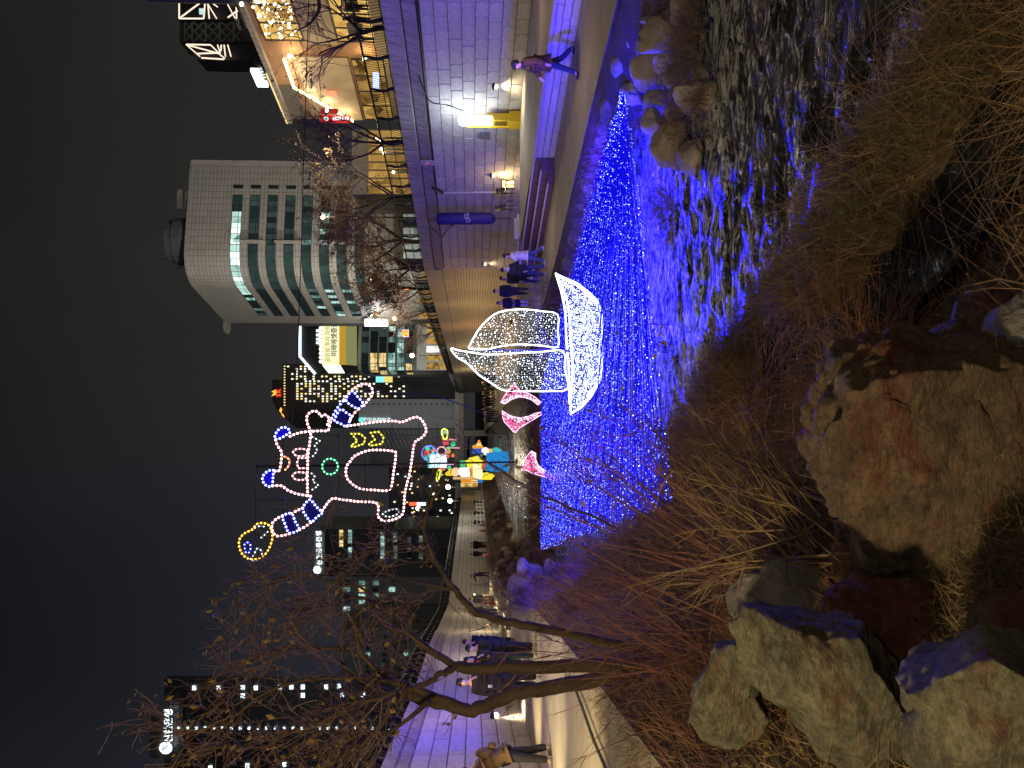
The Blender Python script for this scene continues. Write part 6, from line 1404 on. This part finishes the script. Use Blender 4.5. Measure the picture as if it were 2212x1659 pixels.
for i in range(15):
    x = rc_.uniform(1068, 1082); y = 812+i*7.+rc_.uniform(-2, 2)
    c = rc_.choice(((.014,.014,.018), (.02,.02,.03), (.03,.025,.022), (.015,.02,.05)))
    person('dark-clothed walker in the distant crowd beyond the sail and pink crescents', gr(x, y, Z_R), rc_.uniform(-3, 3), rc_.uniform(1.6, 1.8), (rc_.uniform(0, .3), -rc_.uniform(0, .3)), coat=c, coat_len=rc_.choice((.42, .55)), detail=0, group='distant crowd on the right-hand path')
flush_people()

# ---------------------------------------------------------------- fittings along the walls
def sconce(label, x, y, wallx, side, pw=26, grp='small downlights on the channel walls'):
    # plan point on wall at photo row y
    r_ = ray(x, y); tx = r_.x/r_.y; Y = 20.
    for _ in range(60): Y = Y+(wallx(Y)-tx*Y)/(tx+.25)*.6 if side > 0 else Y+(tx*Y-wallx(Y))/(.25-tx+.2)*.5
    p = Vector((tx*Y, Y, ZC+r_.z/r_.y*Y)); n = Vector((-.97*side, -.23*side if side > 0 else -.19, 0)).normalized() if side > 0 else Vector((.98, .2, 0))
    root = thing('wall_lamp', label, 'wall lamp', tuple(p), grp)
    m = MB(); m.sph(p+n*.12, .17, 2, (1, 1, .45)); m.build('hood', m_dark, root, True); q = MB(); q.sph(p+n*.16-Vector((0, 0, .10)), .085, 1); q.build('bulb', emit('sconce_bulb', (1.,.86,.5), 12), root)
    light('wall_lamp_beam', 'SPOT', p+n*.30-Vector((0, 0, .14)), pw*10, WARM2, .06, p+n*.9-Vector((0, 0, 3)), 120, .8)
    return p
sconce('small hooded downlight on the right wall between the walking man and the yellow lamp', 1066, 181, x_wall_r, 1)
sconce('small hooded downlight on the right wall above the two dark chairs', 1061, 374, x_wall_r, 1)
sconce('unlit-looking oval downlight on the right wall near the white puffer jacket', 1044, 566, x_wall_r, 1, 8)
sconce('bright hooded downlight on the left wall above the bending person', 1064, 1558, x_wall_l, -1, 34)
sconce('small bright downlight on the left wall right of the standing group', 1025, 1329, x_wall_l, -1, 24)
sconce('small far downlight on the left wall beyond the far walkers', 1022, 1289, x_wall_l, -1, 24)
def onwall_r(x, y, out=.0):
    r_ = ray(x, y); tx = r_.x/r_.y; Y = (13.4+.2365*26.9)/(tx+.2365); p = Vector((tx*Y, Y, ZC+r_.z/r_.y*Y)); return p+Vector((-.973, -.23, 0))*out
wd = Vector((.23, -.973, 0)); wa = math.atan2(wd.y, wd.x)
# yellow emergency light column
m_yel = mat('yellow_enamel', (.75,.55,.03), (.65,.45,.02), rough=.35, bump=.05)
base = onwall_r(1132, 240, .45); base.z = Z_T
lamp = thing('emergency_lamp', 'yellow upright lamp column with a glaring white tube panel against the right wall', 'lamp', tuple(base))
mb = MB(); mb.box(base+Vector((0, 0, .25)), (.62, .5, .5), wa); mb.box(base+Vector((0, 0, .95)), (.5, .34, .9), wa); mb.build('housing', m_yel, lamp)
mb = MB(); mb.box(base-wd*.27+Vector((0, 0, 1.15)), (.07, .42, 2.3), wa); mb.build('side_rail', m_yel, lamp)
mb = MB(); mb.box(base+Vector((-.1, -.14, 1.75)), (.40, .22, 1.05), wa); mb.build('tube_panel', emit('tube_panel', (.95,1.,.85), 7), lamp)
mb = MB()
for k in range(8): mb.box(base+Vector((-.17, -.05, .62+k*.07)), (.3, .03, .03), wa)
mb.build('vent_slots', m_dark, lamp)
mb = MB(); mb.sph(base+Vector((-.1, -.14, 2.45)), .24, 2); mb.build('flood_head', emit('flood_head', (.85,1.,1.), 16), lamp)
light('flood_light', 'POINT', base+Vector((-.6, -.45, 2.5)), 110, (.85,1.,1.), .22); light('tube_light', 'POINT', base+Vector((-.6, -.4, 1.6)), 40, (.95,1.,.85), .2)
mb = MB(); mb.tube(smooth_poly([onwall_r(1000, 226, .3), onwall_r(965, 222, .1), onwall_r(938, 218, .12), onwall_r(925, 205, .2), onwall_r(920, 190, .3), onwall_r(905, 150, .3)], 5, False), .025, 4); tag(mb.build('power_cable', m_dark), 'black power cable climbing the wall from the yellow lamp to the coping', 'cable')
p = onwall_r(1044, 287, .12); pl = thing('notice_plate', 'small grey notice plate of fine print on the right wall beside the yellow lamp', 'sign', tuple(p))
mb = MB(); mb.box(p, (.72, .03, .62), wa); mb.build('plate', mat('plate_grey', (.40,.40,.44), bump=.05), pl)
mb = MB()
for k in range(7): mb.box(p+Vector((-.02, -.02, .2-k*.075))+wd*rngb.uniform(-.05, .05), (.55 if k else .3, .03, .025), wa)
mb.build('print_lines', m_dark, pl, False, 'stuff')
p = onwall_r(925, 338, .35); sg_ = thing('coping_sign', 'small pale sign card fixed to the coping above the right wall', 'sign', tuple(p)); mb = MB(); mb.box(p, (.42, .03, .75), wa); mb.build('card', mat('card_pale', (.5,.45,.5), bump=.05), sg_)
mb = MB(); mb.tube([p+Vector((-.03, -.03, -.05))+wd*.08, p+Vector((-.04, -.03, .05)), p+Vector((-.03, -.03, .15))-wd*.08], .03, 4); mb.build('mark', emit('mark_pink', (.8,.2,.4), .5), sg_)
pp = onwall_r(958, 412, .12); pb = onwall_r(1100, 410, .12); dp = thing('drain_pipe', 'thin grey pipe running down the right wall left of the chairs', 'pipe', tuple(pb)); mb = MB(); mb.tube([pp, pb], .06, 6); mb.build('pipe', mat('pipe_grey', (.5,.5,.52), bump=.05, rough=.4), dp)
mb = MB(); mb.tube([pp+Vector((0, 0, .05)), onwall_r(945, 402, .2), onwall_r(935, 395, .3)], .09, 6); mb.build('hopper', m_dark, dp)
# cable tray under the coping
mb = MB(); mb.tube([onwall_r(900+.105*y, y, .16) for y in range(-10, 400, 40)], .045, 5); tag(mb.build('cable_duct', m_dark), 'black cable duct running under the coping of the right wall', 'cable')
# blue covered rescue bag on a bracket
m_bag = mat('blue_cover', (.035,.025,.20), (.025,.015,.13), scale=3, bump=.3, rough=.6)
a = onwall_r(945, 432, 1.1); b = onwall_r(1070, 432, 1.1); bagr = thing('rescue_bag', 'long dark blue padded bag hung upright on a brown bracket by the wall', 'bag', (b.x, b.y, Z_T))
r_ = .34; mb = MB(); hgt = (a-b).length
mb.tube([a+Vector((0, 0, .02)), a-Vector((0, 0, .03)), a.lerp(b, .3), a.lerp(b, .34), a.lerp(b, .38), a.lerp(b, .66), a.lerp(b, .69), a.lerp(b, .72), a.lerp(b, .9), a.lerp(b, .96), b], [r_*.75, r_*.92, r_, r_*.95, r_*1.02, r_, r_*.94, r_*.99, r_*.92, r_*.7, r_*.3], 14); mb.build('cover', m_bag, bagr, True)
mb = MB(); cpos = a.lerp(b, .53)+Vector((-.14, -.335, 0)); mb.tube([cpos+Vector((.10*math.cos(t*pi/5)-.02, 0, .10*math.sin(t*pi/5))) for t in range(10)], .022, 4, closed=True)
for k in range(4): mb.box(cpos+Vector((.14+.075*k, .02*k-.0, .02)), (.05, .03, .10)); mb.box(cpos+Vector((.10+.075*k, .015*k, .16)), (.055, .03, .07))
mb.build('printed_mark', mat('print_pale', (.6,.6,.68), bump=0), bagr)
m_brk = mat('brown_bracket', (.16,.10,.07), bump=.1); mb = MB(); mb.tube(smooth_poly([a+Vector((0, .05, .0)), a+Vector((-.1, .05, .35)), a+Vector((-.35, .05, .42)), a+Vector((-.75, .05, -.05)), a+Vector((-.92, .05, -.22)), a+Vector((-.55, .05, -.55)), a+Vector((-.3, .05, -.85))], 4, False), .05, 6); mb.tube([b+Vector((.05, .1, .4)), Vector((b.x+.05, b.y+.1, Z_T))], .04, 6); mb.box(a+Vector((-.95, .05, -.22)), (.16, .16, .16)); mb.build('bracket', m_brk, bagr)
# chairs on the terrace
def chair(label, p, rz, m):
    root = thing('chair', label, 'chair', tuple(p), 'dark chairs on the terrace', rz); 
    def L(mb, nm): local(mb, nm, m, root)
    mb = MB(); mb.box((0, 0, .44), (.5, .5, .05)); L(mb, 'seat'); mb = MB()
    for k in range(3): mb.box((0, .23+.02*k, .56+.15*k), (.54, .05, .12))
    mb.box((-.23, .25, .65), (.05, .05, .5)); mb.box((.23, .25, .65), (.05, .05, .5)); L(mb, 'backrest')
    for sx in (-1, 1):
        for sy in (-1, 1): mb = MB(); mb.tube([(.21*sx, .21*sy, .44), (.24*sx, .25*sy, 0)], .025, 5); L(mb, 'leg')
        mb = MB(); mb.box((.27*sx, 0, .64), (.05, .5, .035)); L(mb, 'armrest')
m_ch = mat('dark_plastic', (.02,.025,.035), rough=.4, bump=0)
chair('dark slatted chair nearer the yellow lamp, backed against the right wall', onwall_r(1120, 360, 1.1).xy.to_3d()+Vector((0, 0, Z_T)), wa+pi, m_ch)
chair('dark slatted chair nearer the grey pipe, backed against the right wall', onwall_r(1118, 397, 1.1).xy.to_3d()+Vector((0, 0, Z_T)), wa+pi, m_ch)
mb = MB(); q = onwall_r(1112, 378, .5); q.z = Z_T; cl = thing('floor_lamp', 'glowing warm lamp standing on the terrace floor between the two dark chairs', 'lamp', tuple(q)); mb.box(q+Vector((0, 0, .3)), (.3, .2, .6), wa); mb.build('shade', emit('floor_lamp', (1.,.72,.25), 3.5), cl); light('floor_lamp_glow', 'POINT', q+Vector((-.35, -.3, .5)), 60, WARM, .15)
# white crate bench at the end of the steps
q = Vector(gr(1158, 505, Z_R)); cr_ = thing('folding_table', 'white folded table and crates standing at the far end of the dark steps', 'table', tuple(q))
mb = MB(); mb.box(q+Vector((.2, .6, .75)), (.9, 1.3, .06), wa+.3); mb.build('tabletop', WHITE, cr_); 
for dx in (-.15, .55): mb = MB(); mb.tube([q+Vector((dx, .1, .72)), q+Vector((dx-.05, .05, 0))], .03, 5); mb.build('leg', m_steel, cr_); mb = MB(); mb.tube([q+Vector((dx, 1.1, .72)), q+Vector((dx, 1.2, 0))], .03, 5); mb.build('leg', m_steel, cr_)
mb = MB(); mb.prism([q+Vector(v) for v in ((-.25, 0, .4), (.65, .1, .4), (.65, .1, .9), (-.25, 0, .9))], (.1, .3, .05)); mb.build('crate', WHITE, cr_)
# wet wall lights, cones, fence, kerb strips on the far left path
for y, c, pw in ((53, (1., .50, .22), 250), (58, (1., .58, .18), 600), (66, (1., .60, .22), 900), (78, (1., .48, .15), 1200), (95, (1., .66, .3), 1500), (125, (1., .7, .35), 2000)):
    light('wall_wash', 'POINT', (x_wall_r(y)-3.2, y-1.5, Z_R+2.4), pw*.36, c, .4)
m_cone = mat('orange_cone', (.75,.10,.04), rough=.5, bump=0)
for i, (x, y) in enumerate(((1044, 1134), (1045, 1146), (1049, 1178), (1057, 1200), (1068, 1302))):
    p = Vector(gr(x, y, Z_L)); r_ = thing('traffic_cone', ['orange cone nearest the white fence', 'second orange cone from the white fence', 'orange cone beside the tallest dark figure', 'orange cone nearest the leaning far figure', 'low red cone lying at the end of the pale kerb strip'][i], 'cone', tuple(p), 'orange cones on the far left path')
    mb = MB(); mb.tube([p+Vector((0, 0, .05)), p+Vector((0, 0, .75))], [.2, .05], 10); mb.build('cone', m_cone, r_); mb = MB(); mb.tube([p+Vector((0, 0, .38)), p+Vector((0, 0, .52))], [.155, .115], 10); mb.build('band', WHITE, r_); mb = MB(); mb.box(p+Vector((0, 0, .03)), (.45, .45, .06)); mb.build('base', m_dark, r_)
fz = [Vector(gr(1044, 1132, Z_L)), Vector(gr(1038.5, 1062, Z_L))]; fe_ = thing('white_fence', 'low white picket rail fence along the far left path', 'fence', tuple(fz[0]))
m_wp = mat('white_paint', (.75,.74,.7), rough=.5, bump=.05)
for z in (.45, .95): mb = MB(); mb.tube([fz[0]+Vector((0, 0, z)), fz[1]+Vector((0, 0, z))], .05, 5); mb.build('rail', m_wp, fe_)
for k in range(10): mb = MB(); q = fz[0].lerp(fz[1], k/9); mb.box(q+Vector((0, 0, .55)), (.16, .16, 1.1)); mb.build('picket', m_wp, fe_)
m_kerb = mat('pale_kerb', (.62,.58,.48), (.5,.46,.38), scale=2, bump=.1)
for i, (yy, off, z, wd_) in enumerate(((0, -.4, Z_L+.12, .5), (0, .5, Z_L-.12, .3))):
    mb = MB(); pts = [(x_path_l(y)+off-.6, y) for y in (30, 38, 46, 56)]
    for a, b in zip(pts[:-1], pts[1:]): mb.prism([(a[0], a[1], z-1.3), (a[0]+wd_, a[1], z-1.3), (b[0]+wd_, b[1], z-1.3), (b[0], b[1], z-1.3)], (0, 0, 1.35))
    o = mb.build('kerb_strip', m_kerb); tag(o, ['upper pale kerb strip glowing along the left path', 'middle pale kerb strip stepping down from the left path', 'lowest pale kerb strip nearest the left bank'][i], 'kerb', 'pale kerb strips of the left path'); 
# thin dark drain kerb crossing the near left path
mb = MB(); pts = [(-7.0, 14.2), (-6.0, 10.5), (-4.6, 6.5)]
for y in (6, 10, 14, 18, 24): pass
mb.tube([G(1310, 1662, Z_L+.05), G(1283, 1600, Z_L+.05), G(1262, 1540, Z_L+.05), G(1240, 1480, Z_L+.05)], .02, 5); tag(mb.build('drain_pipe', m_dark), 'dark pipe lying across the lit paving of the left path', 'pipe')
# far bridge, closing the channel
bz = thing('footbridge', 'pale stone bridge closing the channel far behind the lanterns', 'bridge', (-12, 190, 3)); mb = MB(); mb.box((-12, 190, 6.4), (60, 6, 1.1)); mb.build('deck', m_coping, bz); mb = MB(); mb.box((-12, 187.2, 7.5), (60, .3, .9)); mb.build('parapet', m_coping, bz)
for x in (-28, -12, 3): mb = MB(); mb.box((x, 190, 3), (1.4, 5, 6)); mb.build('pier', m_coping, bz)
ss = thing('lit_shelter', 'warm lit slatted shelter at the far end of the left path', 'shelter', tuple(D(1010, 1035, 130)))
mb = MB(); mb.prism([D(x, y, 130) for x, y in ((995,1015),(995,1052),(1032,1052),(1032,1015))], (0, 4, 0)); mb.build('wall', e_room, ss)
for k in range(8): mb = MB(); mb.prism([D(x, y, 129.8) for x, y in ((995,1016+k*4.8),(995,1017+k*4.8),(1032,1017+k*4.8),(1032,1016+k*4.8))], (0, .2, 0)); mb.build('slat', m_dark, ss)

# ---------------------------------------------------------------- street lamps
def street_lamp(label, x, y, d, pw, col=WARM2, hgt=None, zb=None, rb=.2, es=10, c=None):
    p = D(x, y, d); zb = zb if zb is not None else (Z_RR if p.x > -8 else Z_RL); r_ = thing('street_lamp', label, 'street lamp', (p.x, p.y, zb), 'street lamps')
    mb = MB(); mb.tube([Vector((p.x, p.y, zb-.2)), Vector((p.x, p.y, p.z-rb*.6))], .05, 6); mb.build('pole', m_dark, r_); mb = MB(); mb.sph(p, rb, 2); mb.build('globe', emit('lamp_globe', col, es), r_)
    light('street_lamp_light', 'POINT', p+Vector((-.1, -rb-.3, -.1)), pw, col, rb)
street_lamp('warm globe lamp high in the tree by the second storey of the cream office block', 697, 468, 58, 1300, rb=.2); street_lamp('warm globe lamp at the corner foot of the cream office block', 804, 605, 75, 1300, rb=.22)
street_lamp('low warm lamp at the foot of the billboard building', 852, 688, 110, 500, rb=.3); street_lamp('warm globe lamp among trees right of the pale tower', 890, 768, 120, 500, rb=.35)
for i, (x, y) in enumerate(((815, 298), (822, 306), (824, 322), (829, 330), (850, 372))): street_lamp(['first', 'second', 'third', 'fourth', 'last and lowest'][i]+' of the warm shop lamps glowing behind the railing by the forked tree', x, y, 44+i, 60, rb=.10, es=8)
street_lamp('white lamp on the far left street below the tiger foot', 968, 1052, 110, 600, (1., .95, .8), rb=.35); street_lamp('white lamp on the far left street beyond the railing end', 972, 1082, 100, 500, (1., .95, .8), rb=.3); street_lamp('cool white lamp beside the red far sign on the left street', 903, 1098, 120, 500, (.8, .95, 1.), rb=.35)
# ambient of the lit city: spots added on the facades for street lamp light, path lamps of the near bank
light('facade_fill', 'SPOT', (6, 70, 14), 60000, (1., .93, .82), 1.5, (26, 130, 30), 75, .6)
light('facade_fill', 'SPOT', (-2, 110, 12), 40000, (1., .93, .8), 1.5, (14, 140, 35), 70, .6)
light('facade_fill', 'SPOT', (0, 120, 12), 26000, (1., .97, .85), 1.5, (at_u(750, 190), 190, 25), 60, .6)
light('facade_fill', 'SPOT', (-8, 150, 12), 30000, (.9, .95, 1.), 1.5, (at_u(890, 230), 230, 30), 40, .6)
light('facade_fill', 'SPOT', (-26, 90, 12), 22000, (.95, .95, 1.), 1.5, (at_u(1300, 190), 190, 28), 60, .6)
light('bank_lamp_and_fill', 'POINT', (-3.7, .3, 5.6), 1900, (1., .76, .38), .2)
light('bank_lamp_and_fill', 'POINT', (2.2, -2.2, 6.4), 420, (1., .80, .52), .3)  # added fill behind the camera, lifts the dark gap between the near rocks
light('path_lamp', 'SPOT', (-5.2, 4.6, 3.5), 200, (1., .74, .34), .12, (-1.2, 4.3, .8), 100, .7)
light('path_lamp', 'SPOT', (-5.6, 8.5, 4.2), 420, (1., .74, .34), .15, (-4.2, 10.5, 2.1), 95, .6)
light('path_lamp', 'SPOT', (-7.2, 12.5, 4.0), 420, (1., .76, .36), .15, (-5.8, 13.5, 2.1), 85, .6)
light('path_lamp', 'SPOT', (-7.9, 17.0, 3.9), 300, (1., .76, .36), .15, (-7.0, 17.5, 2.1), 85, .6)
light('group_light', 'POINT', (-3.6, 14.5, 4.6), 170, (.95, .8, .85), .3)  # added fill, brightens the standing people on the left path
light('wall_warm', 'POINT', (-6.6, 15.5, 4.4), 70, (1., .62, .5), .3)  # both warm points are added to shift the blue-lit left wall to lavender
light('wall_warm', 'POINT', (-7.8, 22.5, 4.6), 60, (1., .62, .5), .3)
for y in (32, 42, 54): light('kerb_light', 'POINT', (x_path_l(y)-1.0, y, Z_L+.9), 120, WARM2, .2)
for y in (17, 23, 30): light('terrace_light', 'POINT', (x_terr(y)+2.6, y, Z_T+1.6), 50, (1., .66, .46), .2)  # unseen warm points, added to redden the blue-lit wall behind the terrace
for y in (19, 27): light('path_light', 'POINT', (x_path_r(y)+1.6, y, Z_R+2.2), 60, (1., .68, .46), .2)
